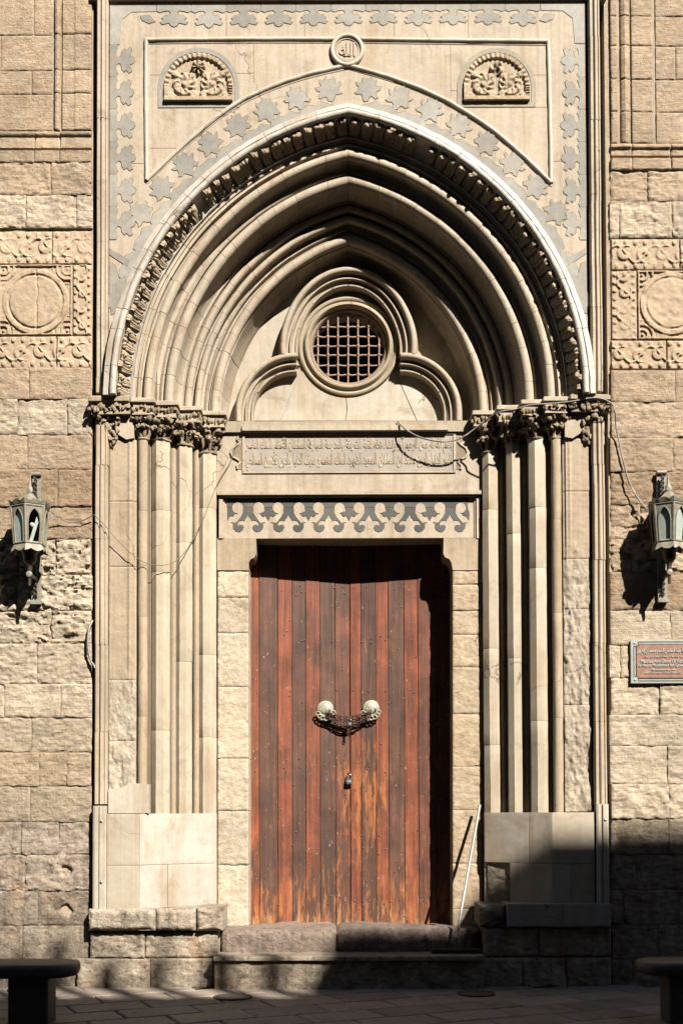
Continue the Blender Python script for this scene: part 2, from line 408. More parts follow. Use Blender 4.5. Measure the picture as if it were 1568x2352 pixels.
def carved(name, x0, x1, z0, z1, y, hfun, parent, tint, amp=.015, mat=None, res=.007, back=.14, worn=.006):
    s = random.random() * 40
    def f(X, Z):
        e = np.minimum(np.minimum(X - x0, x1 - X), np.minimum(Z - z0, z1 - Z)) + .006 * fbm2(X, Z, 20, 20, 3, s)
        rec = .014 * (1 - sstep(0, .012, e))
        w = 1 - .55 * sstep(.05, .35, fbm2(X, Z, 5, 5, 3, s + 3))
        return y + amp - amp * hfun(X, Z) * w + worn * fbm2(X, Z, 24, 24, 4, s + 1) + rec
    return hf(name, x0 + .003, x1 - .003, z0 + .003, z1 - .003, f, y + back, mat or M_CARVE, parent, tint, res)

def build_wall(side):
    Lf = side < 0
    if Lf:
        inner, outer = 211, -1050
        courses = [  # top, bottom, joints, tint, roughness, pitting
            (372, 448, [117, -90], C_TAN, .010, .010), (448, 523, [60, 176, -80], C_PALE, .011, .010),
            (843, 916, [68, -60], C_TAN, .008, .004), (916, 998, [155, 40, -70], C_PALE, .011, .008),
            (998, 1078, [64, -60], (.66, .485, .315), .009, .002), (1078, 1163, [133, -40], C_BRN, .009, .003),
            (1163, 1238, [-60], (.61, .44, .28), .010, .004), (1238, 1320, [46, 128, -70], C_PALE, .022, .030),
            (1320, 1403, [40, -90], C_PALE, .024, .034), (1403, 1478, [118, -60], C_PALE, .020, .022),
            (1478, 1571, [85, -80], C_PALE, .013, .010), (1571, 1648, [10, 140, -90], C_PALE, .010, .004),
            (1648, 1728, [72, -70], (.66, .53, .365), .012, .004), (1728, 1806, [90, 155, -70], C_TAN, .010, .002),
            (1806, 1888, [70, -60], (.62, .49, .335), .010, .002), (1888, 1963, [135, 50, -60], C_GRY, .011, .003),
            (1963, 2046, [60, -70], C_GRY, .012, .008), (2046, 2126, [88, -60], (.44, .355, .26), .009, .003),
            (2126, 2206, [52, -70], (.50, .41, .30), .008, .002), (2206, 2275, [90, -60], (.38, .31, .23), .009, .004)]
    else:
        inner, outer = 1402, 2650
        courses = [
            (392, 462, [1488, 1640], C_TAN, .012, .008), (462, 545, [1423, 1543, 1660], C_PALE, .011, .010),
            (850, 923, [1550, 1680], C_TAN, .008, .003), (923, 1005, [1620], C_TAN, .010, .006),
            (1005, 1083, [1545, 1690], (.66, .485, .315), .009, .004), (1083, 1158, [1500, 1650], C_BRN, .010, .006),
            (1158, 1238, [1470, 1620], (.66, .485, .315), .016, .016), (1238, 1313, [1450, 1600], C_TAN, .020, .022),
            (1313, 1401, [1590], C_BRN, .010, .004), (1401, 1481, [1540, 1660], C_PALE, .008, .002),
            (1481, 1556, [1425, 1610], C_PALE, .008, .003), (1556, 1641, [1515, 1660], C_PALE, .012, .006),
            (1641, 1713, [1600], C_PALE, .010, .003), (1713, 1801, [1533, 1680], C_PALE, .009, .003),
            (1801, 1881, [1536, 1660], C_PALE, .013, .008), (1881, 1964, [1535, 1690], (.50, .40, .28), .008, .003),
            (1964, 2044, [1460, 1610], C_GRY, .009, .003), (2044, 2124, [1430, 1560, 1700], C_GRY, .009, .004),
            (2124, 2204, [1510, 1650], C_GRY, .009, .004), (2204, 2275, [1450, 1600], C_GRY, .009, .004)]
    w = empty('stone_wall', (WX(inner if Lf else inner, 1900) + (-.6 if Lf else .6), 0, 0))
    tag(w, ('tan ashlar wall with carved bands and round disc left of the portal' if Lf else 'tan ashlar wall with carved bands right of the portal, bearing the copper plaque'), 'wall', 'walls flanking the portal')
    xi = WX(inner, 1500); xo = WX(outer, 1500)
    xa, xb = min(xi, xo), max(xi, xo)
    MB().box((xa, .028, -.1), (xb if Lf else xb, .40, 9.6)).build('mortar_bed', M_MORT, w, (.66, .52, .36))
    for (yt, yb, js, tint, rg, pit) in courses:
        e0, e1 = min(inner, outer), max(inner, outer)
        jag = random.uniform(-3, 3)
        js = js + ([-180 - 140 * k - (yt * 7 % 60) for k in range(6)] if Lf else [1810 + 140 * k + (yt * 7 % 60) for k in range(6)])
        xs = [e0] + sorted(j for j in js) + [e1 + (jag if Lf else 0)]
        if not Lf: xs[0] = e0 + jag
        lower = yt > 1880
        for a, b in zip(xs[:-1], xs[1:]):
            ym = (yt + yb) / 2; z1, z0 = WZ(yt, 0, (a + b) / 2), WZ(yb, 0, (a + b) / 2)
            x0, x1 = WX(a, ym), WX(b, ym)
            on = -140 < (a + b) / 2 < 1700
            hole = None
            if Lf and yt in (1963, 2046) and b > 150:
                hx, hz = (WX(152, 2002), WZ(2000)) if yt == 1963 else (WX(152, 2086), WZ(2090))
                hole = lambda X, Z, hx=hx, hz=hz: .035 * sstep(.065, .035, np.hypot(X - hx, Z - hz) + .02 * fbm2(X, Z, 20, 20, 3, 4))
            block('stone_block', x0, x1, z0, z1, random.uniform(-.006, .006), M_BASE if lower else M_WALL, w, vary(tint, .07), rough=rg, pit=pit, edge=.006 + rg * .45, res=.012 if on else .03, rag=.016 + rg * .8, extra=hole, gap=.001)
    # sunk moulded frame at the top
    jo = [-60, 76, 158, 212, 296] if Lf else [-60, 38, 106, 183, 258, 330]
    if Lf: P = [(-1050, .016), (121, .016), (123, .06), (126, .06), (127, -.004), (132, -.014), (137, -.004), (138, .05), (141, .05), (142.5, .002), (171, .002), (173, -.008), (211, -.006)]
    else: P = [(1402, -.004), (1417, -.004), (1418, .05), (1423, .05), (1425, .012), (1434, -.012), (1446, .006), (1448, .045), (1451, .005), (1498, .005), (1501, .05), (1504, .05), (1506, .016), (2650, .016)]
    px = [WX(a, 200) for a, _ in P]; pd = [b for _, b in P]
    prof = lambda X: np.interp(X, px, pd)
    cuts = ([(-1050, -600), (-600, -250), (-250, -70), (-70, 122)], [(122, 211)]) if Lf else ([(1504, 1640), (1640, 1850), (1850, 2200), (2200, 2650)], [(1402, 1419), (1419, 1504)])
    for ya, yb in zip(jo[:-1], jo[1:]):
        z1, z0 = WZ(ya), WZ(yb)
        for grp, isr in ((cuts[0], True), (cuts[1], False)):
            for a, b in grp:
                mid = []
                if isr and b - a < 220 and random.random() < .6: mid = [random.uniform(a + 40, b - 40)]
                for a2, b2 in zip([a] + mid, mid + [b]):
                    block('stone_block' if isr else 'frame_moulding', WX(a2, 200), WX(b2, 200), z0, z1, 0, M_WALL, w, vary(C_TAN if isr else (.74, .555, .365), .06), rough=.004, edge=.010, rag=.008, res=.010, gap=.002, extra=lambda X, Z: prof(X))
    if Lf: Q = [(294, .035), (297, .06), (299, .0), (304, -.012), (309, .0), (311, .015), (338, .0), (341, .03), (345, -.02), (371, -.012)]; hx = (-330, 213); yy = (296, 372)
    else: Q = [(329, .03), (331, .0), (340, -.014), (345, .01), (358, .01), (362, .035), (366, -.01), (392, -.006)]; hx = (1402, 1900); yy = (330, 392)
    qz = [WZ(a) for a, _ in Q][::-1]; qd = [b for _, b in Q][::-1]
    hp = lambda X, Z: np.interp(Z, qz, qd)
    xs = [-1050, -700, -350, -60, 80, 138, 211] if Lf else [1402, 1450, 1540, 1660, 1900, 2250, 2650]
    for a, b in zip(xs[:-1], xs[1:]):
        block('frame_moulding', WX(a, 330), WX(b, 330), WZ(yy[1]), WZ(yy[0]), 0, M_WALL, w, vary(C_TAN, .08), rough=.004, edge=.010, rag=.008, res=.009, gap=.002, extra=hp)
    # carved bands and disc
    off = 0 if Lf else 8
    def band(ya, yb, xs, ph):
        z1, z0 = WZ(ya), WZ(yb); zc = (z0 + z1) / 2
        for a, b in zip(xs[:-1], xs[1:]):
            carved('carved_band', WX(a, ya), WX(b, ya), z0, z1, -.008, lambda X, Z: rel_vine(X, Z - zc, (z1 - z0), .36, ph), w, vary(C_TAN, .06))
    if Lf:
        band(527, 604, [-1050, -700, -330, -60, 120, 211], 0.3); band(768, 843, [-1050, -700, -330, -90, 130, 211], 1.1)
        cx, vx = (82, 690), (167, 211); dx = (-3, 167); ex = (-1050, -3)
    else:
        band(549, 622, [1402, 1560, 1900, 2270, 2650], 0.7); band(782, 850, [1402, 1530, 1900, 2270, 2650], 1.6)
        cx, vx = (1542, 698), (1402, 1462); dx = (1462, 1622); ex = (1622, 2650)
    yt, yb = (604, 768) if Lf else (622, 782)
    z1, z0 = WZ(yt), WZ(yb); xm = (WX(vx[0], yt) + WX(vx[1], yt)) / 2; wv = WX(vx[1], yt) - WX(vx[0], yt)
    carved('carved_band', WX(vx[0], yt), WX(vx[1], yt), z0, z1, -.006, lambda X, Z: rel_vine(Z, X - xm, wv, .30, .5), w, vary(C_TAN, .06))
    xm2 = (WX(ex[0], yt) + WX(ex[1], yt)) / 2; wv2 = .26
    carved('carved_band', WX(ex[0], yt), WX(ex[1], yt), z0, z1, -.006, lambda X, Z: rel_vine(Z, np.mod(X - xm2, wv2) - wv2 / 2, wv2, .30, .5), w, vary(C_TAN, .06), res=.015)
    ccx, ccz = WX(*cx), WZ(cx[1])
    hw = (WX(dx[1], yt) - WX(dx[0], yt)) / 2; hh = (z1 - z0) / 2; mx, mz = (WX(dx[1], yt) + WX(dx[0], yt)) / 2, (z0 + z1) / 2
    R = min(hw, hh) * .90
    def disc(X, Z):
        r = np.hypot(X - ccx, Z - ccz); th = np.arctan2(Z - ccz, X - ccx)
        e = np.minimum(hw - np.abs(X - mx), hh - np.abs(Z - mz))
        h = sstep(R + .012, R + .004, r) * (1 - .75 * sstep(.016, .006, np.abs(r - R * .83))) * sstep(R * 1.02, R, r)
        h = np.maximum(h, sstep(.022, .016, e))
        cr = np.hypot(np.abs(X - mx) - hw * .86, np.abs(Z - mz) - hh * .86)
        lf = sstep(.02, .3, np.cos(cr * 130)) * sstep(.15, .12, cr)
        h = np.maximum(h, lf * sstep(R + .012, R + .022, r))
        crack = .6 * sstep(.012, .0, np.abs(X - ccx - .01 + .02 * fbm2(X, Z, 5, 12, 3, 2))) if Lf else 0
        return h - crack * sstep(R, R * .95, r)
    carved('carved_disc_panel', WX(dx[0], yt), WX(dx[1], yt), z0, z1, -.004, disc, w, vary(C_TAN, .03), amp=.018)
    return w
WALL_L = build_wall(-1); WALL_R = build_wall(1)
# ================================================================== PORTAL
PORTAL = empty('marble_portal', (XC, 0, 0))
tag(PORTAL, 'tall cream marble portal with pointed stepped arches, slim columns and round grilled window', 'portal')
def sx(s, side): return XC + side * s
def arch_pt(s, d, t, side):
    r = s + AA; ph = t * math.acos(AA / r)
    return (XC + side * (r * math.cos(ph) - AA), d, ZS + r * math.sin(ph))
def arc(cs, cd, r, a0, a1, n=9):
    return [(cs + r * math.cos(math.radians(a0 + (a1 - a0) * i / (n - 1))), cd + r * math.sin(math.radians(a0 + (a1 - a0) * i / (n - 1)))) for i in range(n)]
def voussoir(name, prof, t0, t1, side, parent, mat, tint, nseg=5, jit=.002, smooth=38, disp=0.0):
    mb = MB(); ds, dd = random.uniform(-jit, jit), random.uniform(-jit, jit); m = len(prof)
    for i in range(nseg + 1):
        t = t0 + (t1 - t0) * i / nseg
        mb.v += [arch_pt(s + ds, d + dd, t, side) for s, d in prof]
    for i in range(nseg):
        for j in range(m):
            j2 = (j + 1) % m; mb.f.append((i*m+j, i*m+j2, (i+1)*m+j2, (i+1)*m+j))
    mb.f.append(tuple(range(m))); mb.f.append(tuple(nseg * m + j for j in range(m)))
    return mb.build(name, mat, parent, tint, smooth, disp=disp)
def archivolt(prof, nv, tint, mat, piece, backd, disp=0.0, t_start=0.0, tv=.06):
    s0, s1 = max(p[0] for p in prof), min(p[0] for p in prof)
    bp = [(s0 - .01, backd), (s1 + .012, backd), (s1 + .012, backd + .12), (s0 - .01, backd + .12)]
    mb = MB()
    for side in (-1, 1):
        n = len(mb.v); N = 40
        for i in range(N + 1): mb.v += [arch_pt(s, d, i / N, side) for s, d in bp]
        for i in range(N):
            for j in range(4):
                j2 = (j + 1) % 4; mb.f.append((n+i*4+j, n+i*4+j2, n+(i+1)*4+j2, n+(i+1)*4+j))
    base = mb.build('archivolt', M_PORT, PORTAL, tint)
    cl = prof + [(s1, backd + .05), (s0, backd + .05)]
    for side in (-1, 1):
        cuts = [t_start]
        for i in range(1, nv): cuts.append((i + random.uniform(-.28, .28)) / nv)
        cuts.append(1.0)
        for a, b in zip(cuts[:-1], cuts[1:]):
            g = .0006; voussoir(piece, cl, a + g, b - g, side, base, mat, vary(tint, tv), disp=disp)
    return base
# hood mould: outer fillet, roll, hollow behind the leaves
HOOD = [(2.262, .03), (2.262, -.115), (2.250, -.150), (2.205, -.160), (2.198, -.145), (2.190, -.145)] + arc(2.160, -.168, .030, 0, -200, 10) + [(2.132, -.140), (2.118, -.060), (2.085, -.015), (2.040, .005), (2.016, -.008), (2.012, .03)]
hood = archivolt(HOOD, 13, C_WHITE, M_MARB, 'hood_voussoir', .05, disp=.007)
O1 = [(2.010, .02), (1.985, .020), (1.982, .036), (1.968, .036), (1.964, .012), (1.945, .010), (1.941, .045), (1.920, .060)] + arc(1.872, .032, .042, 40, -225, 15) + [(1.832, .085), (1.830, .115), (1.818, .142), (1.795, .152), (1.770, .152)]
archivolt(O1, 11, C_PORT, M_PORT, 'voussoir', .22)
O2 = [(1.800, .165), (1.785, .150), (1.765, .135), (1.757, .128), (1.748, .135), (1.744, .165), (1.736, .172)] + arc(1.690, .152, .047, 45, -225, 15) + [(1.650, .20), (1.648, .27), (1.632, .325), (1.612, .352), (1.590, .357)]
archivolt(O2, 12, C_PORT, M_PORT, 'voussoir', .40)
O3 = [(1.625, .368), (1.605, .357), (1.592, .353), (1.584, .40)] + arc(1.545, .392, .036, 40, -220, 12) + [(1.514, .435), (1.500, .445), (1.490, .43)] + arc(1.455, .405, .031, 35, -225, 12) + [(1.430, .44), (1.426, .465), (1.404, .477), (1.388, .478)]
archivolt(O3, 12, C_PORT, M_PORT, 'voussoir', .53)
O4 = [(1.420, .487), (1.400, .470), (1.385, .452), (1.376, .448), (1.368, .492), (1.352, .494), (1.348, .465), (1.341, .462), (1.337, .50)] + arc(1.296, .474, .044, 45, -220, 15) + [(1.248, .510), (1.240, .56), (1.228, .64), (1.210, .70), (1.185, .755)]
archivolt(O4, 11, C_PORT, M_PORT, 'voussoir', .76)
# leaves curling in the hollow of the hood
def hood_leaves():
    var = []
    for k in range(5):
        mb = MB(); rs = random.Random(k)
        for q in (-.026, -.009, .009, .026):
            l = rs.uniform(.9, 1.1)
            P = [(-.005, q * .75, .0), (.025, q, .030), (.055 * l, q * 1.1, .070), (.085 * l, q * 1.15, .115), (.100 * l, q * 1.1, .148), (.086, q, .170 * l), (.066, q * .9, .166 * l), (.056, q * .8, .148)]
            mb.tube(P, [.008, .0105, .0115, .0125, .013, .0125, .010, .006], 6)
        if k % 2 == 0: mb.blob((.055, 0, .165), .024, 5, 7, .3, k)
        mb.blob((.02, .03, .03), (.016, .012, .02), 4, 6, .3, k + 9)
        A = np.array(mb.v); qn = np.stack([fbm(A, 30, 3, 20 + k * 3 + j) for j in range(3)], -1); mb.v = [tuple(p) for p in (A + qn * .012)]
        o = mb.build('acanthus_leaf', M_CARVE, None, None, 60); var.append(o.data); bpy.data.objects.remove(o)
    r = 2.02 + AA; L = r * math.acos(AA / r); n = int(L / .104)
    for side in (-1, 1):
        for i in range(n):
            if random.random() < .05: continue
            t = (i + .5 + random.uniform(-.08, .08)) / n; ph = t * math.acos(AA / r)
            e1 = Vector((side * math.cos(ph), 0, math.sin(ph))); e3 = Vector((-side * math.sin(ph), 0, math.cos(ph))); e2 = Vector((0, -1, 0))
            m = Matrix.Identity(4); k = random.uniform(.80, .95)
            for c, v in enumerate((e1 * k, e3 * random.uniform(1.0, 1.3), e2 * k)):
                for j in range(3): m[j][c] = v[j]
            m.translation = Vector(arch_pt(2.035, .0, t, side))
            o = bpy.data.objects.new('acanthus_leaf', random.choice(var)); COL.objects.link(o); o.matrix_world = m
            par(o, hood); o['tint'] = list(vary((.66, .52, .35), .10))
hood_leaves()

# ---- spandrel panel with inlay
ZT = WZ(8); XL, XR = WX(252, 400), WX(1345, 400)
def build_panel():
    pan = None
    for side in (-1, 1):
        xe = XL if side < 0 else XR
        poly = [arch_pt(2.22, 0, i / 30, side)[::2] for i in range(31)] + [(XC, ZT + .3), (xe, ZT + .3), (xe, ZS)]
        o = MB().prism(poly, 0.0, .12).build('spandrel_panel', M_PORT, PORTAL, C_PORT)
        if side < 0: pan = o
        else: pan2 = o
    pans = {-1: pan, 1: pan2}
    def inl(poly, d=-.004, t=None, side=-1, name='inlay_piece'):
        j = random.uniform(0, .002); cx_ = sum(x for x, _ in poly) / len(poly); cz_ = sum(z for _, z in poly) / len(poly)
        jp = [(x + (.006 if x > cx_ else -.006), z + (.006 if z > cz_ else -.006)) for x, z in poly]
        MB().prism(jp, -.0015, .01).build('joint', M_CARVE, pans[side], (.40, .29, .17))
        return MB().prism(poly, d - j, .01).build(name, M_INLAY, pans[side], t or vary(C_INL, .16))
    half = [(.5, 0), (.5, .26), (.40, .33), (.30, .27), (.16, .24), (.09, .34), (.12, .44), (.26, .47), (.36, .56), (.30, .66), (.40, .76), (.34, .88), (.22, .84), (.14, .80), (.09, .93), (0, 1.0)]
    full = half + [(-u, v) for u, v in half[-2::-1]]
    def strip(p0, du, dv, n, side=None):
        for k in range(n):
            c = (p0[0] + du[0] * (k + .5), p0[1] + du[1] * (k + .5)); a = random.uniform(.94, 1.05)
            q = [(c[0] + du[0] * u * .992 + dv[0] * v * a, c[1] + du[1] * u * .992 + dv[1] * v * a) for u, v in full]
            sd = side or (-1 if c[0] < XC else 1); inl(q, side=sd)
    zt = WZ(12)
    pl = 76.5 / 247.5
    strip((XL + .004, WZ(100)), (0, -pl), (.235, 0), 6, -1)
    strip((XR - .004, WZ(104)), (0, -pl), (-.225, 0), 6, 1)
    x0, x1 = WX(360, 40), WX(1240, 40)
    strip((x0, zt), ((x1 - x0) / 11, 0), (0, -.205), 11)
    for side, xe, xi in ((-1, XL + .004, x0 - .004), (1, XR - .004, x1 + .004)):
        sg = 1 if side < 0 else -1
        inl([(xe, zt), (xi, zt), (xi, zt - .055), (xe + sg * .20, zt - .06), (xe + sg * .11, zt - .13), (xe + sg * .09, WZ(101)), (xe, WZ(101))], side=side)
        inl([(xe + sg * .28, zt - .10), (xe + sg * .36, zt - .09), (xe + sg * .42, zt - .15), (xe + sg * .36, zt - .17), (xe + sg * .30, zt - .14)], side=side)
        inl([(xe, WZ(570)), (xe + sg * .19, WZ(596)), (xe + sg * .17, WZ(612)), (xe, WZ(584))], side=side)
        inl([(xe, WZ(600)), (xe + sg * .05, WZ(608)), (xe + sg * .11, WZ(660)), (xe + sg * .07, WZ(690)), (xe, WZ(680))], side=side)
    # scattered leaves round the arch
    for side in (-1, 1):
        r0 = 2.27 + AA; n = 11
        for k in range(n):
            ph = math.radians(17) + (math.acos(AA / r0) - math.radians(15)) * (k + .2) / n
            def pt(r, p): return (XC + side * (r * math.cos(p) - AA), ZS + r * math.sin(p))
            c = pt(r0 + .225, ph); R = .116; rot = ph + random.uniform(-.2, .2)
            lf = [(0, 1.12), (.14, .86), (.36, .80), (.50, .92), (.60, .70), (.52, .46), (.70, .40), (1.02, .44), (.96, .18), (.74, .02), (.80, -.22), (.98, -.46), (.72, -.56), (.46, -.46), (.30, -.58), (.22, -.84), (0, -1.0)]
            lf = lf + [(-u, v) for u, v in lf[-2:0:-1]]; q = []
            for u, v in lf:
                u += random.uniform(-.05, .05); v += random.uniform(-.05, .05); w = rot - PI / 2
                dx, dz = R * (u * math.cos(w) - v * math.sin(w)), R * (u * math.sin(w) + v * math.cos(w)); q.append((c[0] + side * dx, c[1] + dz))
            if max(abs(x - (XL + XR) / 2) for x, _ in q) < (XR - XL) / 2 - .02: inl(q, side=side)
            p2 = ph + .062; hw = .046
            out = [(r0 + .012, -hw * 1.2), (r0 + .05, -hw * 1.5), (r0 + .075, -hw * 1.05), (r0 + .11, -hw * .95), (r0 + .135, -hw * .35), (r0 + .115, hw * .1), (r0 + .14, hw * .55), (r0 + .10, hw * 1.0), (r0 + .065, hw * 1.5), (r0 + .012, hw * 1.25)]
            if 0 < k < n: inl([pt(r, p2 - .125 + u) for r, u in out], side=side)
    for (xa, ya, xb, yb) in ((345, 172, 373, 172), (583, 95, 583, 190), (583, 168, 540, 168), (1034, 98, 1034, 222), (1034, 208, 1060, 208), (1216, 172, 1256, 172), (1230, 246, 1256, 246), (345, 340, 410, 340), (262, 580, 300, 612), (520, 30, 520, 88), (700, 30, 700, 88), (905, 30, 905, 88), (1075, 30, 1075, 90), (300, 375, 334, 375), (1262, 370, 1300, 370)):
        a, b = W(xa, ya, -.001), W(xb, yb, -.001); hw = .0022; sd_ = -1 if xa < 797 else 1
        if abs(xa - xb) < 3: pl_ = [(a[0] - hw, b[2]), (a[0] + hw, b[2]), (a[0] + hw, a[2]), (a[0] - hw, a[2])]
        else: pl_ = [(a[0], a[2] - hw), (b[0], b[2] - hw), (b[0], b[2] + hw), (a[0], a[2] + hw)]
        MB().prism(pl_, -.0012, .01).build('joint', M_CARVE, pans[sd_], (.34, .24, .14))
    # raised roll round the field, knotted round the medallion
    def curve(pts, n=8):
        P = [Vector(W(x, y, -.004)) for x, y in pts]; o = []
        for i in range(len(P) - 1):
            a = P[max(i - 1, 0)]; b, c = P[i], P[i + 1]; d_ = P[min(i + 2, len(P) - 1)]
            for k in range(n):
                t = k / n; o.append(.5 * ((2*b) + (c-a)*t + (2*a-5*b+4*c-d_)*t*t + (3*b-a-3*c+d_)*t**3))
        o.append(P[-1]); return o
    al = [(793, 151), (697, 174), (610, 205), (525, 250), (415, 340), (338, 414)]
    ar = [(803, 151), (903, 180), (994, 216), (1059, 251), (1134, 301), (1204, 361), (1265, 420)]
    for pts, sd in (((al), -1), ((ar), 1), ([(338, 414), (336, 250), (336, 92)], -1), ([(1265, 420), (1262, 250), (1258, 95)], 1), ([(336, 92), (550, 90), (768, 90)], -1), ([(830, 90), (1050, 93), (1258, 95)], 1)):
        c = curve(pts); MB().tube(c, .021, 10).build('roll_moulding', M_MARB, pans[sd], vary(C_MARB, .03), 60, disp=.005)
        c2 = [p + Vector((0, .010, -.030)) for p in c]
        MB().tube(c2, .012, 8).build('roll_moulding', M_MARB, pans[sd], vary(C_PORT, .03), 60)
    cx, cz = WX(797, 117), WZ(117)
    ringpts = [(cx + .140 * math.cos(w), -.012, cz + .140 * math.sin(w)) for w in np.linspace(0, 2 * PI, 40, endpoint=False)]
    med = MB().tube(ringpts, .022, 10, closed=True).build('medallion', M_MARB, PORTAL, C_MARB, 60)
    MB().lathe([(.122, 0), (.122, .012), (.105, .018), (.100, .010)], (cx, .0, cz), 40, 'y').build('medallion_disc', M_PORT, med, C_PORT, 30)
    return pans, med, (cx, cz)
PANS, MED, MEDC = build_panel()

# ---- carved lunettes
def lunette(xa, xb, yt, yb, side, flower):
    x0, x1 = WX(xa, 200), WX(xb, 200); z0, z1 = WZ(yb), WZ(yt); cx = (x0 + x1) / 2; R = (x1 - x0) / 2; st = (z1 - z0) - R
    def f(X, Z):
        u = X - cx; v = Z - z0; r = np.hypot(u, np.maximum(v - st, 0)); th = np.arctan2(v - st, u)
        h = np.zeros_like(X)
        rim = sstep(R - .055, R - .045, r); sc = .55 + .45 * np.cos(th * 40 + np.where(v < st, v * 130, 0))
        h = np.maximum(h, rim * (.45 + .45 * sc))
        h = np.maximum(h, sstep(.045, .035, v) * 1.1)
        for sg in (-1, 1):                                   # two scrolls of leaves
            a, b = u - sg * R * .40, v - R * .50; rr = np.hypot(a, b); tt = np.arctan2(b, a * sg)
            m = sstep(R * .36, R * .32, rr)
            fl = .5 + .5 * np.cos(tt * 9 + rr * 55); arms = .5 + .5 * np.cos(tt + rr / (R * .36) * 9.5)
            h = np.maximum(h, m * (.25 + .75 * np.maximum(fl * sstep(R * .10, R * .2, rr) * .9, arms * .6)))
            h = np.maximum(h, sstep(R * .11, R * .06, rr) * .95)
            for (ca, cb, rr0) in ((.78, .17, .10), (.70, .80, .10), (.15, .20, .12), (.18, .75, .09)):
                q = np.hypot(u - sg * R * ca, v - R * cb); h = np.maximum(h, sstep(R * rr0 * 1.2, R * rr0 * .6, q) * .7)
        a, b = u, v - R * .98; rr = np.hypot(a, b); tt = np.arctan2(b, a)
        if flower: ro = sstep(R * .22, R * .19, rr) * (.55 + .45 * np.cos(tt * 8)) + sstep(R * .08, R * .05, rr) * .6
        else: ro = sstep(R * .22, R * .19, rr) * (.55 + .45 * np.cos(tt * 3 + rr * 42))
        h = np.maximum(h, ro * 1.15)
        out = sstep(R - .004, R + .006, r)
        w = fbm2(X, Z, 30, 30, 3, 3) * .006
        return -.004 - .032 * h + w + out * .20
    mat = M_CARVE
    o = hf('carved_lunette', x0 - .008, x1 + .008, z0, z1 + .008, f, .02, mat, PORTAL, (.70, .545, .365), .0065)
    t = 9 / 247; ring = []
    for rr in (R + .055, R + .012):
        pts = [(cx - rr, z0 - (.055 if rr > R + .03 else .004)), (cx - rr, z0 + st)] + [(cx + rr * math.cos(w), z0 + st + rr * math.sin(w)) for w in np.linspace(PI, 0, 25)[1:-1]] + [(cx + rr, z0 + st), (cx + rr, z0 - (.055 if rr > R + .03 else .004))]
        ring.append(pts)
    mb = MB(); n = len(ring[0]); mb.v = [(x, -.006, z) for x, z in ring[0] + ring[1]] + [(x, .01, z) for x, z in ring[0] + ring[1]]
    for i in range(n):
        j = (i + 1) % n; mb.f += [(i, j, n + j, n + i), (2*n + i, 2*n + j, j, i), (n + i, n + j, 3*n + j, 3*n + i)]
    mb.build('lunette_border', M_INLAY, o, C_INL if flower else (.50, .42, .30), 30)
lunette(377, 536, 122, 233, -1, True); lunette(1063, 1216, 125, 234, 1, False)

# ---- outer strips (fluted shafts) either side, cut into pieces
def strip_profile(x0, x1, d=0.0):
    P = [(0, .0), (0, -.030), (.06, -.050), (.12, -.056), (.28, -.056), (.33, -.044), (.39, -.042), (.43, -.055), (.52, -.064), (.64, -.062), (.70, -.050), (.74, -.040), (.80, -.040), (.84, -.050), (.93, -.048), (1, -.030), (1, .0), (1, .14), (0, .14)]
    return [(x0 + (x1 - x0) * u, v + d) for u, v in P]
for side, xs, ys in ((-1, (-2.258, -2.150), [-70, 145, 277, 420, 560, 724, 870, 905]), (1, (2.322, 2.428), [-70, 92, 284, 470, 617, 712, 880, 905])):
    for a, b in zip(ys[:-1], ys[1:]):
        j = random.uniform(-.003, .003); MB().zprism(strip_profile(xs[0] + j, xs[1] + j, random.uniform(-.003, .003)), WZ(b) + .002, WZ(a)).build('border_shaft', M_PORT, PORTAL, vary(C_PORT, .06), 30, disp=.004, dscale=9)
for side, xs, ys in ((-1, (-2.262, -2.142), [978, 1070, 1238, 1365, 1480, 1680, 1846]), (1, (2.318, 2.432), [978, 1072, 1118, 1290, 1480, 1660, 1850])):
    for a, b in zip(ys[:-1], ys[1:]):
        j = random.uniform(-.004, .004); MB().zprism(strip_profile(xs[0] + j, xs[1] + j, random.uniform(-.004, .004)), WZ(b) + .002, WZ(a)).build('border_shaft', M_PORT, PORTAL, vary((.76, .615, .43), .06), 30, disp=.006, dscale=9)
    # screwed-on marble edging at the foot
    za, zb = WZ(1849), WZ(2085 if side < 0 else 2078); P = [(0, .02), (0, -.085), (.15, -.095), (.35, -.095), (.40, -.080), (.48, -.080), (.52, -.098), (.80, -.098), (.84, -.08), (.92, -.08), (1, -.07), (1, .02)]
    o = MB().zprism([(xs[0] + (xs[1] - xs[0]) * u, v) for u, v in P], zb, za).build('edge_shaft', M_MARB, PORTAL, C_MARB, 25)
    for yy in (1885, 2024):
        MB().lathe([(.013, 0), (.013, .006), (.008, .009)], (xs[0] + .078, -.095, WZ(yy)), 12, 'y').build('screw', M_STEEL, o, None, 40)

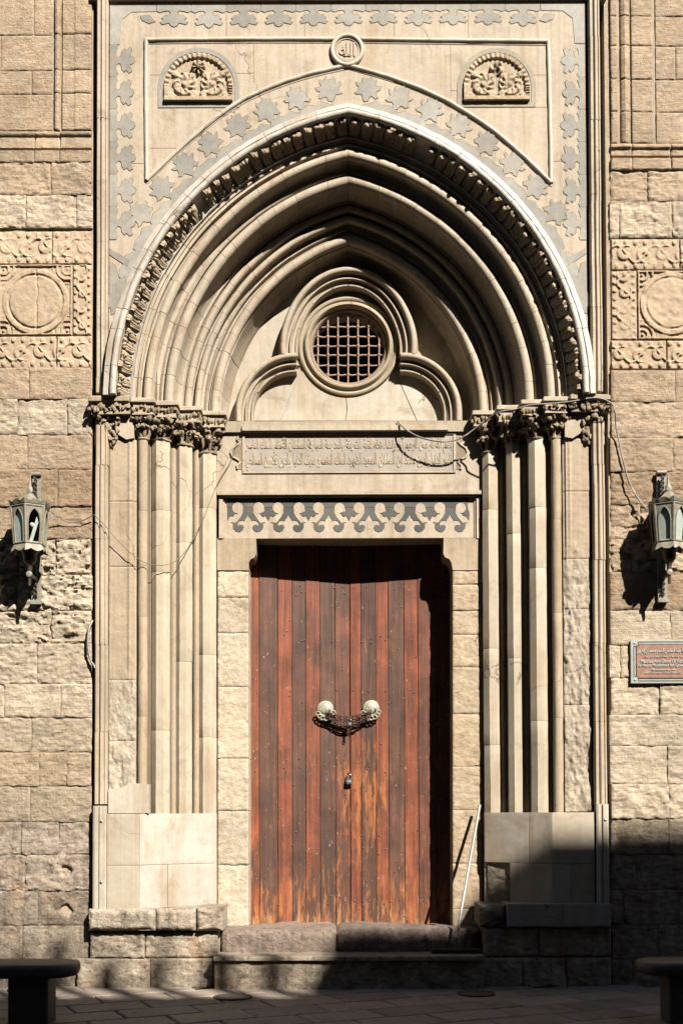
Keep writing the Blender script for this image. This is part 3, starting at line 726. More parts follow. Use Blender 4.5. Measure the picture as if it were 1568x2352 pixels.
# ---- pilasters, stepped jambs, columns
ZP, ZCAP = WZ(1867), WZ(1012)
for side in (-1, 1):
    ys = [1008, 1150, 1300, 1560, 1700, 1862] if side < 0 else [1008, 1130, 1285, 1400, 1620, 1866]
    for a, b in zip(ys[:-1], ys[1:]):
        bad = (b > 1650) if side < 0 else (b > 1350)
        z0, z1 = WZ(b), WZ(a); xa, xb = sorted((sx(2.222, side), sx(1.972, side)))
        zc = WZ(1600) if side < 0 else WZ(1320)
        def ex(X, Z, side=side, zc=zc):
            q = fbm2(X, Z, 7, 3.0, 5, 31 + side); r = fbm2(X, Z, 26, 14, 4, 12)
            ero = sstep(.22, -.12, (Z - zc) * .5 + .25 * q)
            s_ = (X - XC) * side
            m = .018 * sstep(1.995, 1.990, s_) - .008 * sstep(.012, .006, np.abs(s_ - 2.035))
            return m * (1 - ero) + ero * (.020 * sstep(-.05, .25, q) + .020 * r + .006)
        block('pilaster_slab', xa, xb, z0, z1, .0, M_ERODE if bad else M_PORT, PORTAL, vary((.66, .51, .34) if not bad else (.72, .60, .44), .05), rough=.002, edge=.006, rag=.004, gap=.001, res=.009, depth=.2, extra=ex)
    if side < 0:   # marble repair at the foot of the left pilaster
        MB().prism([(WX(251, 1830), WZ(1866)), (WX(345, 1830), WZ(1866)), (WX(345, 1830), WZ(1800)), (WX(300, 1830), WZ(1797)), (WX(283, 1830), WZ(1808)), (WX(251, 1830), WZ(1812))], -.035, .05).build('repair_slab', M_MARB, PORTAL, C_MARB)
    plan = [(1.985, .10), (1.885, .10)] + arc(1.862, .150, .026, 30, -190, 8) + [(1.832, .19), (1.832, .36), (1.715, .36), (1.71, .285)] + arc(1.665, .268, .034, 10, -190, 9) + [(1.622, .32), (1.622, .50), (1.512, .50), (1.508, .425)] + arc(1.465, .405, .034, 10, -190, 9) + [(1.424, .45), (1.424, .60), (1.20, .60), (1.20, 1.0), (1.985, 1.0)]
    MB().zprism([(sx(s, side), d) for s, d in plan], ZP - .02, 5.32).build('stepped_jamb', M_PORT, PORTAL, (.62, .48, .32), 35, disp=.006, dscale=6)
    # slim round shaft and three octagonal columns, each of several drums
    for (s, d, r, ytop, kind, cuts) in ((1.918, .050, .046, 1008, 'round', [1190, 1420, 1650]), (1.762, .150, .083, 1012, 'oct', [1180, 1290, 1660]), (1.568, .292, .078, 1024, 'oct', [1240, 1520]), (1.360, .430, .084, 1042, 'oct', [1165, 1480, 1700])):
        ys = [ytop] + [c + random.uniform(-30, 30) for c in cuts] + [1866]
        col = None
        for a, b in list(zip(ys[:-1], ys[1:]))[::-1]:
            k = 8 if kind == 'oct' else 20; x = sx(s, side) + random.uniform(-.002, .002); z0, z1 = WZ(b, d), WZ(a, d)
            if b == 1866: z0 = ZP - .03
            rr = r / math.cos(PI / 8) if kind == 'oct' else r
            mb = MB(); nz = max(2, int((z1 - z0) / .12))
            mb.lathe([(rr * .985, z0 + .001), (rr, z0 + .006)] + [(rr, z0 + .006 + (z1 - z0 - .012) * q / nz) for q in range(1, nz)] + [(rr, z1 - .006), (rr * .985, z1 - .001)], (x, d, 0), k, 'z', PI / 8)
            o = mb.build('column' if col is None else 'shaft_drum', M_PORT if kind == 'round' else M_MARB, PORTAL if col is None else col, vary((.66, .51, .34) if kind == 'round' else (.80, .68, .49), .05), 22, disp=.004 if kind == 'oct' else .008, dscale=12)
            if col is None: col = o
# ---- capitals
def capital(name, s, d, ztop, zbot, r0, r1, side, seed):
    x = sx(s, side); H = ztop - zbot; mb = MB(); rs = random.Random(seed)
    mb.lathe([(r0 * 1.02, zbot - .012), (r0 * 1.22, zbot - .004), (r0 * 1.22, zbot + .010), (r0 * 1.0, zbot + .018), (r0 * .95, zbot + H * .25), (r0 * 1.05, zbot + H * .6), (r1 * .92, zbot + H * .9), (r1, ztop)], (x, d, 0), 14)
    def crocket(w, h, out, size):
        c, q = math.cos(w), math.sin(w)
        P = [(x + c * (r0 * .9), d + q * (r0 * .9), zbot + H * max(h - .55, .03)), (x + c * (r0 * 1.15), d + q * (r0 * 1.15), zbot + H * (h - .25)), (x + c * (out * .85), d + q * out * .85, zbot + H * (h + .02)), (x + c * out, d + q * out, zbot + H * (h - .03))]
        mb.tube(P, [size * .35, size * .55, size * .6, size * .5], 7)
        for k in range(4):
            a = w + rs.uniform(-.35, .35); rr = out + rs.uniform(-.012, .018)
            mb.blob((x + math.cos(a) * rr, d + math.sin(a) * rr, zbot + H * (h + rs.uniform(-.10, .06))), (size * rs.uniform(.5, .8), size * rs.uniform(.5, .8), size * rs.uniform(.45, .75)), 5, 8, .45, rs.random() * 90)
    for k in range(8): crocket(PI / 4 * k + PI / 4 + .0, .90, r1 * 1.38 if k % 2 == 0 else r1 * 1.15, .042 if k % 2 == 0 else .034)
    for k in range(8): crocket(PI / 4 * k + PI / 8, .50, r0 * 1.6, .030)
    return mb.build(name, M_CARVE, PORTAL, vary((.50, .39, .26), .06), 50, disp=.016, dscale=26)
ZA = ZS
for side in (-1, 1):
    AB = [(2.012, 1.785, -.085), (1.795, 1.588, -.005), (1.612, 1.388, .150), (1.400, 1.172, .290)]
    for i, (a, b, d) in enumerate(AB):
        xa, xb = sorted((sx(a, side), sx(b, side)))
        mb = MB().box((xa, d, ZA - .045), (xb, .62, ZA), .006); mb.box((xa + .02, d + .025, ZA - .142), (xb - .02, .60, ZA - .045)); mb.box((xa + .012, d + .008, ZA - .155), (xb - .012, .60, ZA - .142))
        ab = mb.build('abacus', M_PORT, PORTAL, vary(C_PORT, .05), None, disp=.010, dscale=11)
        mb = MB(); rs = random.Random(i * 7 + side)
        for face in range(2):
            L = (xb - xa - .02) if face == 0 else .26; n = int(L / .030)
            for k in range(n):
                u = (k + .5) / n * L; z = ZA - .093 + rs.uniform(-.020, .020)
                p = (xa + .01 + u, d + .022, z) if face == 0 else ((xb - .018 if side < 0 else xa + .018), d + .02 + u, z)
                mb.blob(p, (rs.uniform(.013, .022), rs.uniform(.013, .022), rs.uniform(.018, .03)), 5, 7, .5, rs.random() * 99)
        mb.build('leaf_frieze', M_CARVE, ab, (.46, .35, .22), 50, disp=.010, dscale=30)
    for i, (s, d, r0, r1, yb) in enumerate(((1.915, .06, .050, .088, 1010), (1.762, .150, .080, .112, 1014), (1.568, .292, .078, .112, 1026), (1.360, .430, .082, .112, 1044))):
        capital('capital', s, d, ZA - .150, WZ(yb, d), r0, r1, side, i * 3 + (side > 0))
    # corbelled end of the hood over the pilaster
    xa, xb = sorted((sx(2.40, side), sx(2.015, side)))
    mb = MB().box((xa, -.115, ZA - .050), (xb, .12, ZA + .012), .012); mb.box((xa + .03, -.085, ZA - .150), (xb, .12, ZA - .050))
    co = mb.build('corbel', M_PORT, PORTAL, (.58, .46, .31), None, disp=.02, dscale=9)
    mb = MB(); rs = random.Random(40 + side)
    for k in range(15):
        u = (k + .5) / 15; mb.blob((xa + (xb - xa) * u, -.092, ZA - .098 + rs.uniform(-.025, .025)), (rs.uniform(.016, .026), .02, rs.uniform(.02, .035)), 5, 7, .5, rs.random() * 99)
    for k in range(26):     # leaf bracket tapering down to the shaft
        v = (k + .5) / 26; z = ZA - .15 - .27 * v; hw = .11 * (1 - v) + .012; cx = sx(2.225 - .03 * v, side)
        mb.blob((cx + rs.uniform(-hw, hw), -.045 + .05 * v + rs.uniform(-.02, .01), z), (rs.uniform(.018, .03), .022, rs.uniform(.02, .035)), 5, 7, .5, rs.random() * 99)
    mb.build('leaf_frieze', M_CARVE, co, (.50, .39, .26), 50, disp=.012, dscale=24)
    q = [(2.235, ZA - .15), (1.99, ZA - .15), (1.99, ZA - .36), (2.06, ZA - .375), (2.13, ZA - .33), (2.17, ZA - .25)]
    MB().prism([(sx(a, side), z) for a, z in q], -.03, .1).build('corbel_block', M_PORT, co, C_PORT, None, disp=.004, dscale=8)
    xa, xb = sorted((sx(2.37, side), sx(2.20, side)))
    block('corbel_block', xa, xb, ZA - .42, ZA - .15, .0, M_PORT, co, C_PORT, rough=.006, rag=.03, edge=.03, res=.012, depth=.15)
    xa, xb = sorted((sx(2.222, side), sx(1.972, side)))
    block('corbel_block', xa, xb, WZ(1008), ZA - .37, .015, M_PORT, co, (.55, .43, .28), rough=.008, rag=.02, edge=.01, res=.012, depth=.15)
# ---- plinths: flat front slab and a splayed face turning in towards the door
def splay_xf(side, s0, d0, s1, d1):
    L = math.hypot(s0 - s1, d1 - d0); ux, uy = (s0 - s1) / L, (d1 - d0) / L
    def xf(V):
        u, y, z = V[:, 0], V[:, 1], V[:, 2]
        s = s0 - ux * u - (-uy) * (-y) * 1.0
        # local depth y runs into the stone: away from the outward normal
        s = s0 - ux * u + uy * y; d = d0 + uy * u + ux * y
        return np.stack([XC + side * s, d, z], -1)
    return xf, L
ZM, ZB = WZ(1985), WZ(2085)
for side in (-1, 1):
    s0 = 1.925 if side < 0 else 1.835; sO = 2.145 + (.083 if side < 0 else 0) - .0
    sO = 2.222
    s1, d1 = 1.268, .36
    plan = [(sO, -.03), (s0 + .01, -.03), (s1 + .004, d1 + .03), (s1 + .004, 1.0), (sO, 1.0)]
    MB().zprism([(sx(s, side), d) for s, d in plan], -.05, ZP - .006).build('plinth_core', M_PORT, PORTAL, C_PORT)
    xf, L = splay_xf(side, s0, -.06, s1, d1)
    lab = {-1: ([(0, 1)], [(0, .36), (.36, 1)]), 1: ([(0, .33), (.33, 1)], [(0, .62), (.62, 1)])}[side]
    for (za, zb), row in (((ZM, ZP), lab[0]), ((ZB, ZM), lab[1])):
        for q, (a, b) in enumerate(row):
            roughone = side > 0 and za == ZB and q == 1
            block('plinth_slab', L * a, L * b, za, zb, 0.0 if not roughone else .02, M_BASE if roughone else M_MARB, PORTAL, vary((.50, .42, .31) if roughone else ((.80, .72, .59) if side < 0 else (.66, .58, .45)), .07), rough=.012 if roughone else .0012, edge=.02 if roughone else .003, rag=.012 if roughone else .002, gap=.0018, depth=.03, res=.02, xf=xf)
        xa, xb = sorted((sx(sO, side), sx(s0, side)))
        fr = [(xa, xb)] if (side < 0 or za == ZM) else [(xa, xa + .17), (xa + .17, xb)]
        for a, b in fr:
            block('plinth_slab', a, b, za, zb, -.06, M_MARB, PORTAL, vary((.72, .61, .45), .06), rough=.0012, edge=.003, rag=.002, gap=.0018, depth=.03, res=.02)
# ---- foot courses
def course(name, px, ya, yb, d, tint, mat=M_BASE, rough=.012, edge=.03, depth=.5, rag=.02, pit=.004):
    for a, b in zip(px[:-1], px[1:]):
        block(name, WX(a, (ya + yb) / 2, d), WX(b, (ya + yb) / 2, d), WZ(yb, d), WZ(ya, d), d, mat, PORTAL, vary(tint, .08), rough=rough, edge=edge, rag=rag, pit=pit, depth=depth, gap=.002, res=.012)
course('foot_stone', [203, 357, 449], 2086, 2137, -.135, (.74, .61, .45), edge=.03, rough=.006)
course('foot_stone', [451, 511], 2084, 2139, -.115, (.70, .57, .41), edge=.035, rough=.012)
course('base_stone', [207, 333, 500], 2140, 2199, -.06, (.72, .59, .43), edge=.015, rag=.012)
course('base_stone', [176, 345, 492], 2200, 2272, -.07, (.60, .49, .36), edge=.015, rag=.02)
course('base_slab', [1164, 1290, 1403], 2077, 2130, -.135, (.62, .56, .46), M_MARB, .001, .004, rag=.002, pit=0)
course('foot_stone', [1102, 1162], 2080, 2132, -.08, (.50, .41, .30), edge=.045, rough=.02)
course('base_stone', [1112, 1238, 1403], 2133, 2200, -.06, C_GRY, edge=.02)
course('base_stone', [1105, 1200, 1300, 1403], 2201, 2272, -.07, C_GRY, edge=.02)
# ---- door jambs and lintels
DJ = .46
def jamb(px, ys, tint):
    for a, b in zip(ys[:-1], ys[1:]):
        ero = a > 1300
        block('jamb_stone', WX(px[0], (a + b) / 2, DJ), WX(px[1], (a + b) / 2, DJ), WZ(b, DJ), WZ(a, DJ), DJ, M_ERODE if ero else M_PORT, PORTAL, vary(tint, .10), rough=.0055 if ero else .003, edge=.008, rag=.014, pit=.003 if ero else 0, depth=.55, gap=.002, res=.011)
jamb((500, 571), [1311, 1371, 1453, 1576, 1741, 1861, 1986, 2128], (.84, .69, .49))
jamb((1039, 1108), [1311, 1343, 1403, 1458, 1533, 1641, 1761, 1861, 1984, 2088, 2140], (.78, .60, .39))
for poly in ([(499, 1236.6), (588, 1236.6), (588, 1272), (584, 1281), (576, 1284), (571.5, 1293), (571, 1310), (499, 1310)], [(1108, 1236.6), (1018, 1236.6), (1018, 1272), (1022, 1281), (1031, 1284), (1036, 1293), (1039, 1310), (1108, 1310)]):
    MB().prism([(WX(x, y, DJ), WZ(y, DJ, x)) for x, y in poly], DJ - .004, 1.0).build('corbel_stone', M_PORT, PORTAL, vary((.60, .46, .30), .05), None, disp=.006, dscale=12)
def pxbox(mb, x0, y0, x1, y1, d, back):
    a, b = W(x0, y1, d), W(x1, y0, d); z0 = WZ(y1, d, (x0 + x1) / 2); z1 = WZ(y0, d, (x0 + x1) / 2)
    mb.box((a[0], d, z0), (b[0], back, z1)); return mb
DL = .475
lin = pxbox(MB(), 503, 1141, 1103, 1236, DL, 1.0).build('frieze_lintel', M_PORT, PORTAL, C_PORT)
for (x0, y0, x1, y1) in ((503, 1136.5, 1103, 1141), (503, 1141, 512, 1236), (1094, 1141, 1103, 1236)):
    pxbox(MB(), x0, y0, x1, y1, DL - .030, DL + .05).build('fillet', M_PORT, lin, vary(C_PORT, .04))
pxbox(MB(), 512.5, 1141.5, 516, 1235, DL - .012, DL + .05).build('fillet', M_PORT, lin, vary(C_PORT, .04)); pxbox(MB(), 1089, 1141.5, 1093.5, 1235, DL - .012, DL + .05).build('fillet', M_PORT, lin, vary(C_PORT, .04))
def frieze():
    q = lambda x, y: (493.7 + .4027 * x, 964.5 + .4027 * y)
    def piece(pts, d, t):
        P = [q(x, y) for x, y in pts]; P = [(WX(x, y, DL), WZ(y, DL, x)) for x, y in P]
        MB().prism(P, d, DL + .01).build('inlay_piece', M_INLAY, lin, t)
    xs = [68, 130, 225, 345, 488, 590, 705, 812, 945, 1060, 1170, 1265, 1395, 1440]
    for a, b in zip(xs[:-1], xs[1:]): piece([(a + 1, 447), (b - 1, 447), (b - 1, 498), (a + 1, 498)], DL - .004, vary(C_FRZ, .35))
    hs = [(34, 500), (30, 515), (40, 542), (68, 566), (86, 592), (86, 616), (72, 634), (50, 640), (31, 629), (24, 612), (31, 600), (46, 598), (58, 604), (60, 592), (50, 576), (30, 572), (22, 578), (15, 562), (8, 556), (0, 538)]
    hd = [(24, 500), (18, 514), (26, 524), (40, 529), (48, 526), (40, 545), (28, 552), (16, 546), (10, 556), (0, 575)]
    for k, cx in enumerate((190, 420, 650, 880, 1110, 1340)):
        pts = [(cx + a, b) for a, b in hs] + [(cx - a, b) for a, b in hs[-2::-1]]
        piece([(max(x, 72), y) for x, y in pts], DL - .0045, vary(C_FRZ, .25))
    for cx in (305, 535, 765, 995, 1225):
        piece([(cx + a, b) for a, b in hd] + [(cx - a, b) for a, b in hd[-2::-1]], DL - .005, vary(C_FRZ, .25))
    for cx in (190, 420, 650, 880, 1110, 1340):
        for sg in (-1, 1):
            hc = (cx + sg * 60, 503); r_ = random.uniform(28, 32)
            pts = [(hc[0] + r_ * math.cos(w), hc[1] + r_ * math.sin(w)) for w in np.linspace(0, 2 * PI, 20, endpoint=False)]
            st_ = [(cx + sg * a, b) for a, b in ((32, 506), (30, 530), (44, 556), (70, 588), (98, 584), (72, 556), (60, 536), (58, 512))]
            if hc[0] > 92:
                MB().prism([(WX(493.7 + .4027 * x, 964.5 + .4027 * y, DL), WZ(964.5 + .4027 * y, DL, 493.7 + .4027 * x)) for x, y in st_], DL - .0068, DL + .01).build('scroll_stem', M_PORT, lin, vary(C_PORT, .03))
                P = [q(x, y) for x, y in pts]; MB().prism([(WX(x, y, DL), WZ(y, DL, x)) for x, y in P], DL - .0075, DL + .01).build('scroll_head', M_PORT, lin, vary(C_PORT, .05))
    piece([(72, 500), (100, 500), (95, 515), (120, 528), (108, 548), (88, 548), (72, 575)], DL - .005, vary(C_FRZ, .2))
    piece([(1440, 500), (1425, 500), (1430, 512), (1402, 528), (1415, 545), (1432, 548), (1446, 572), (1452, 540)], DL - .005, vary(C_FRZ, .2))
frieze()
# inscription slab
DI = .440
ins = pxbox(MB(), 498, 992, 1107, 1135.5, DI, 1.0).build('inscription_lintel', M_PORT, PORTAL, C_PORT)
pxbox(MB(), 498, 1127, 1107, 1135.4, DI - .028, DI + .05).build('fillet', M_PORT, ins, C_PORT)
mb = pxbox(MB(), 498, 967, 1107, 991.5, DI - .03, 1.0); sill = mb.build('tympanum_sill', M_PORT, PORTAL, (.62, .51, .35), None)
pxbox(MB(), 556, 976, 1029, 988, DI - .055, DI).build('sill_moulding', M_PORT, sill, C_PORT); pxbox(MB(), 560, 988.3, 1026, 991, DI - .040, DI).build('sill_moulding', M_PORT, sill, C_PORT)
for (x0, y0, x1, y1) in ((557, 994, 1046, 998), (557, 1082, 1046, 1086), (557, 998, 562, 1082), (1041, 998, 1046, 1082)):
    pxbox(MB(), x0, y0, x1, y1, DI - .012, DI + .02).build('fillet', M_PORT, ins, vary(C_PORT, .04))
M_GROUND_BLUE = stone('inscription_ground', .10, .10, (.42, .33, .22), .3, .58, .2, .003)
pxbox(MB(), 563, 999, 1040, 1081, DI - .001, DI + .02).build('inscription_ground', M_GROUND_BLUE, ins, (.62, .53, .43))
for sg, x0 in ((-1, 560), (1, 1043)):    # lobed ends of the inscription
    q = [(0, 1003), (14, 1003), (16, 1010), (8, 1016), (14, 1022), (26, 1030), (30, 1040), (26, 1050), (14, 1056), (8, 1062), (16, 1070), (14, 1078), (0, 1078)]
    P = [(x0 + sg * a, b) for a, b in q]; P = [(WX(x, y, DI), WZ(y, DI, x)) for x, y in P]
    MB().prism(P, DI - .004, DI + .02).build('lobed_end', M_CARVE, ins, (.44, .34, .23), None)
    pts = [Vector((x, DI - .006, z)) for x, z in P[1:-1]]
    MB().tube(pts, .011, 7).build('lobed_moulding', M_PORT, ins, C_PORT, 60)
# ---- tympanum
DT = .75
TY = None
oc = W(800, 797, DT); OX, OZ = oc[0], oc[2]
def tympanum():
    global TY
    for side in (-1, 1):
        hole = [(OX + .372 * side * math.cos(w), OZ + .372 * math.sin(w)) for w in np.linspace(-PI / 2, PI / 2, 24)]
        xe = XC + side * 1.5
        poly = [(OX, 5.30)] + hole + [(OX, 7.6), (xe, 7.6), (xe, 5.30)]
        o = MB().prism(poly, DT, DT + .30).build('tympanum_slab' if TY else 'tympanum', M_MARB, TY or PORTAL, (.76, .66, .50))
        if TY is None: TY = o
    dd = DT - .012
    def slab(pts, t): MB().prism([(WX(x, y, dd), WZ(y, dd, x)) for x, y in pts], dd, DT + .01).build('tympanum_slab', M_MARB, TY, t)
    slab([(562, 966), (644, 966), (690, 850), (640, 838), (600, 858), (575, 895)], (.80, .72, .57))
    cr = [(793, 966), (797, 940), (794, 915)]
    b1 = [(800 + 116 * math.cos(w), 797 + 116 * math.sin(w)) for w in np.linspace(math.radians(92), math.radians(148), 12)]
    slab([(646, 966), (792, 966), (796, 940), (793.5, 914)] + b1[1:] + [(692, 852)], (.78, .69, .53))
    b2 = [(800 + 116 * math.cos(w), 797 + 116 * math.sin(w)) for w in np.linspace(math.radians(92.6), math.radians(32), 12)]
    slab([(794, 966), (798, 940)] + b2 + [(905, 852), (956, 966)], (.77, .68, .52))
    slab([(958, 966), (907, 852), (940, 836), (1000, 850), (1035, 890), (1052, 966)], (.80, .72, .57))
tympanum()
def ring(name, prof, o, mat, parent, tint, k=56, w0=0, w1=2 * PI):
    mb = MB(); m = len(prof); full = abs(w1 - w0 - 2 * PI) < 1e-6; K = k if full else k + 1
    for j in range(K):
        w = w0 + (w1 - w0) * j / k
        mb.v += [(o[0] + r * math.cos(w), o[1] - h, o[2] + r * math.sin(w)) for r, h in prof]
    for j in range(k):
        j2 = (j + 1) % K
        for i in range(m):
            i2 = (i + 1) % m; mb.f.append((j*m+i, j*m+i2, j2*m+i2, j2*m+i))
    if not full: mb.f.append(tuple(range(m))); mb.f.append(tuple(k * m + i for i in range(m)))
    return mb.build(name, mat, parent, tint, 35)
win = ring('round_window', [(.500, -.02), (.500, .020), (.492, .034), (.478, .040), (.462, .034), (.455, .022), (.446, .020), (.440, .040), (.425, .056), (.408, .058), (.396, .046), (.390, .030), (.384, .0), (.376, -.05), (.376, -.08)], (OX, DT, OZ), M_PORT, PORTAL, (.66, .54, .37))
ring('carved_ring', [(.378, -.02), (.380, .004), (.366, .000), (.352, -.02), (.352, -.06), (.378, -.06)], (OX, DT, OZ), M_CARVE, win, (.50, .36, .24))
ring('window_moulding', [(.572, -.02), (.572, .05), (.560, .066), (.545, .062), (.538, .04), (.530, .02), (.530, -.02)], (OX, DT, OZ + .02), M_PORT, win, C_PORT, 44, math.radians(-24), math.radians(204))
dg = DT + .045
for x in (730, 753, 776, 799, 822, 846, 870):
    wx = WX(x, 797, dg); u = wx - OX; h = math.sqrt(max(.357 ** 2 - u * u, .003))
    mb = MB(); n = 9; mb.tube([(wx + random.uniform(-.002, .002), dg - .012, OZ - h + 2 * h * i / n) for i in range(n + 1)],   .0085, 7)
    for y in (727, 751, 773.5, 795, 816, 839.5, 861):
        wz = WZ(y, dg); 
        if (wz - OZ) ** 2 + u * u < .34 ** 2: mb.blob((wx, dg - .008, wz), (.0155, .017, .0165), 5, 8, .25, x + y)
    mb.build('grille_bar', M_GRILLE, win, None, 60)
for y in (727, 751, 773.5, 795, 816, 839.5, 861):
    wz = WZ(y, dg); u = wz - OZ; h = math.sqrt(max(.357 ** 2 - u * u, .003)); n = 14
    MB().tube([(OX - h + 2 * h * i / n, dg + .006, wz + .004 * math.sin(i * 2.1 + y)) for i in range(n + 1)], .009, 7).build('grille_bar', M_GRILLE, win, None, 60)
# trefoil mouldings
def sweep(name, pts, prof, d, parent, tint, mat, flip=False):
    mb = MB(); m = len(prof); P = [Vector((a, b)) for a, b in pts]
    for i, p in enumerate(P):
        t = (P[min(i + 1, len(P) - 1)] - P[max(i - 1, 0)]).normalized(); n = Vector((-t.y, t.x)) * (-1 if flip else 1)
        mb.v += [(p.x + n.x * a, d + b, p.y + n.y * a) for a, b in prof]
    for i in range(len(P) - 1):
        for j in range(m):
            j2 = (j + 1) % m; mb.f.append((i*m+j, i*m+j2, (i+1)*m+j2, (i+1)*m+j))
    mb.f.append(tuple(range(m))); mb.f.append(tuple((len(P) - 1) * m + j for j in range(m)))
    return mb.build(name, mat, parent, tint, 40)
def trefoil():
    dd = .60
    P1 = [(-.044, .17), (-.042, .03), (-.036, .012)] + [(.029 * math.cos(w), -.008 + .029 * math.sin(w)) for w in np.linspace(math.radians(190), math.radians(350), 10)] + [(.036, .03), (.056, .04), (.064, .012), (.076, .010), (.084, .05), (.110, .062), (.120, .046), (.132, .046), (.140, .062), (.144, .17)]
    for side in (-1, 1):
        def pt(x, y): return (WX(800 + side * (x - 800), y, dd), WZ(y, dd))
        lobe = []
        for i in range(25):
            th = math.radians(187 - 97 * i / 24); R = 150 + 26 * max(math.sin(th), 0) ** 3
            lobe.append(pt(800 + R * math.cos(th), 797 - R * math.sin(th)))
        foot = [pt(548, 968), pt(548, 952)]
        for i in range(17):
            th = math.radians(178 - 90 * i / 16); foot.append(pt(676 + 128 * math.cos(th), 948 - 130 * math.sin(th)))
        P2 = [(-.018, .12), (-.016, .0)] + [(.014 * math.cos(w), -.004 + .014 * math.sin(w)) for w in np.linspace(math.radians(180), math.radians(360), 7)] + [(.018, .12)]
        inn = []
        for i in range(17):
            th = math.radians(180 - 90 * i / 16); inn.append(pt(678 + 108 * math.cos(th), 950 - 118 * math.sin(th)))
        inn = [pt(570, 968)] + inn
        first = None
        for path, cuts in ((foot, [0, 7, 13, 18]), (lobe, [0, 7, 14, 20, 24])):
            for a, b in zip(cuts[:-1], cuts[1:]):
                o = sweep('trefoil_moulding' if first is None else 'trefoil_piece', path[a:b + 1], P1, dd, PORTAL if first is None else first, vary(C_PORT, .05), M_PORT, flip=(side > 0))
                if first is None: first = o
        sweep('trefoil_piece', inn, P2, dd + .06, first, vary(C_PORT, .05), M_PORT, flip=(side > 0))
trefoil()
# ---- masonry behind, so that nothing shines through
mb = MB()
for side in (-1, 1):
    xa, xb = sorted((sx(2.33, side), sx(1.80, side))); mb.box((xa, .125, -.05), (xb, 1.2, 5.3)); mb.box((xa, .125, 5.302), (xb, .14, 9.6))
    xa, xb = sorted((sx(2.39, side), sx(1.49, side))); mb.box((xa, .55, 5.31), (xb, 1.2, 9.7))
    xa, xb = sorted((sx(1.33, side), sx(1.10, side))); mb.box((xa, .60, 0), (xb, 1.2, 5.3))
mb.box((XC - 1.488, .902, 6.75), (XC + 1.488, 1.2, 9.7)); mb.box((XC - 2.3, .62, 7.62), (XC + 2.3, .9, 9.7))
mb.build('rubble_core', M_DARK, PORTAL, (.30, .23, .15))
mb = MB(); mb.box((-2.3, 3.2, -.05), (2.5, 3.4, 9.7)); mb.box((-2.4, 1.21, -.05), (-2.31, 3.4, 9.7)); mb.box((2.51, 1.21, -.05), (2.6, 3.4, 9.7)); mb.box((-2.4, 1.0, 9.71), (2.6, 3.4, 9.9))
mb.box((-1.05, .905, 5.32), (-.6, 1.2, 6.74)); mb.box((.75, .905, 5.32), (1.2, 1.2, 6.74))
mb.build('passage_wall', M_DARK, PORTAL, (.05, .04, .03))
pc = MB().box((-2.33, -.035, WZ(3)), (2.50, .3, WZ(3) + .5), .006); pc.build('cornice', M_PORT, PORTAL, C_PORT)

# ---- lettering
AR = {'ا': 0xFE8D, 'أ': 0xFE83, 'إ': 0xFE87, 'آ': 0xFE81, 'ب': 0xFE8F, 'ة': 0xFE93, 'ت': 0xFE95, 'ث': 0xFE99, 'ج': 0xFE9D, 'ح': 0xFEA1, 'خ': 0xFEA5, 'د': 0xFEA9, 'ذ': 0xFEAB, 'ر': 0xFEAD, 'ز': 0xFEAF, 'س': 0xFEB1, 'ش': 0xFEB5, 'ص': 0xFEB9, 'ض': 0xFEBD, 'ط': 0xFEC1, 'ظ': 0xFEC5, 'ع': 0xFEC9, 'غ': 0xFECD, 'ف': 0xFED1, 'ق': 0xFED5, 'ك': 0xFED9, 'ل': 0xFEDD, 'م': 0xFEE1, 'ن': 0xFEE5, 'ه': 0xFEE9, 'و': 0xFEED, 'ى': 0xFEEF, 'ي': 0xFEF1}
NOJOIN = set('اأإآدذرزوةى')
def shape_ar(t):
    out = []; i = 0; prev = False
    while i < len(t):
        ch = t[i]
        if ch == 'ل' and i + 1 < len(t) and t[i + 1] in 'اأإ':
            base = {'ا': 0xFEFB, 'أ': 0xFEF7, 'إ': 0xFEF9}[t[i + 1]]; out.append(chr(base + (1 if prev else 0))); prev = False; i += 2; continue
        if ch not in AR: out.append(ch); prev = False; i += 1; continue
        nxt = i + 1 < len(t) and t[i + 1] in AR and ch not in NOJOIN
        b = AR[ch]; k = (3 if nxt else 1) if prev else (2 if nxt else 0)
        if ch in NOJOIN: k = 1 if prev else 0
        out.append(chr(b + k)); prev = nxt; i += 1
    return ''.join(out[::-1])
def text(name, body, x0, x1, z0, z1, d, depth, mat, parent, tint=None, bold=.0):
    c = bpy.data.curves.new('text', 'FONT'); c.body = body; c.resolution_u = 2; c.offset = bold; c.extrude = .05
    o = bpy.data.objects.new('text', c); COL.objects.link(o)
    dg_ = bpy.context.evaluated_depsgraph_get(); me = bpy.data.meshes.new_from_object(o.evaluated_get(dg_)); bpy.data.objects.remove(o); bpy.data.curves.remove(c)
    n = len(me.vertices); A = np.empty(n * 3); me.vertices.foreach_get('co', A); A = A.reshape(-1, 3)
    lo, hi = A.min(0), A.max(0); q = (A - lo) / (hi - lo)
    B = np.stack([x0 + (x1 - x0) * q[:, 0], d + .001 - q[:, 2] * depth, z0 + (z1 - z0) * q[:, 1]], -1)
    me.vertices.foreach_set('co', B.ravel()); me.name = name; me.materials.clear(); me.update()
    return link_mesh(name, me, mat, parent, tint)
L1 = 'بسم الله الرحمن الرحيم أمر بإنشاء هذه القبة الشريفة والمدرسة المباركة السلطان الأعظم الملك الناصر'
L2 = 'ناصر الدنيا والدين محمد ابن السلطان السعيد الشهيد الملك المنصور سيف الدنيا والدين قلاوون الصالحي'
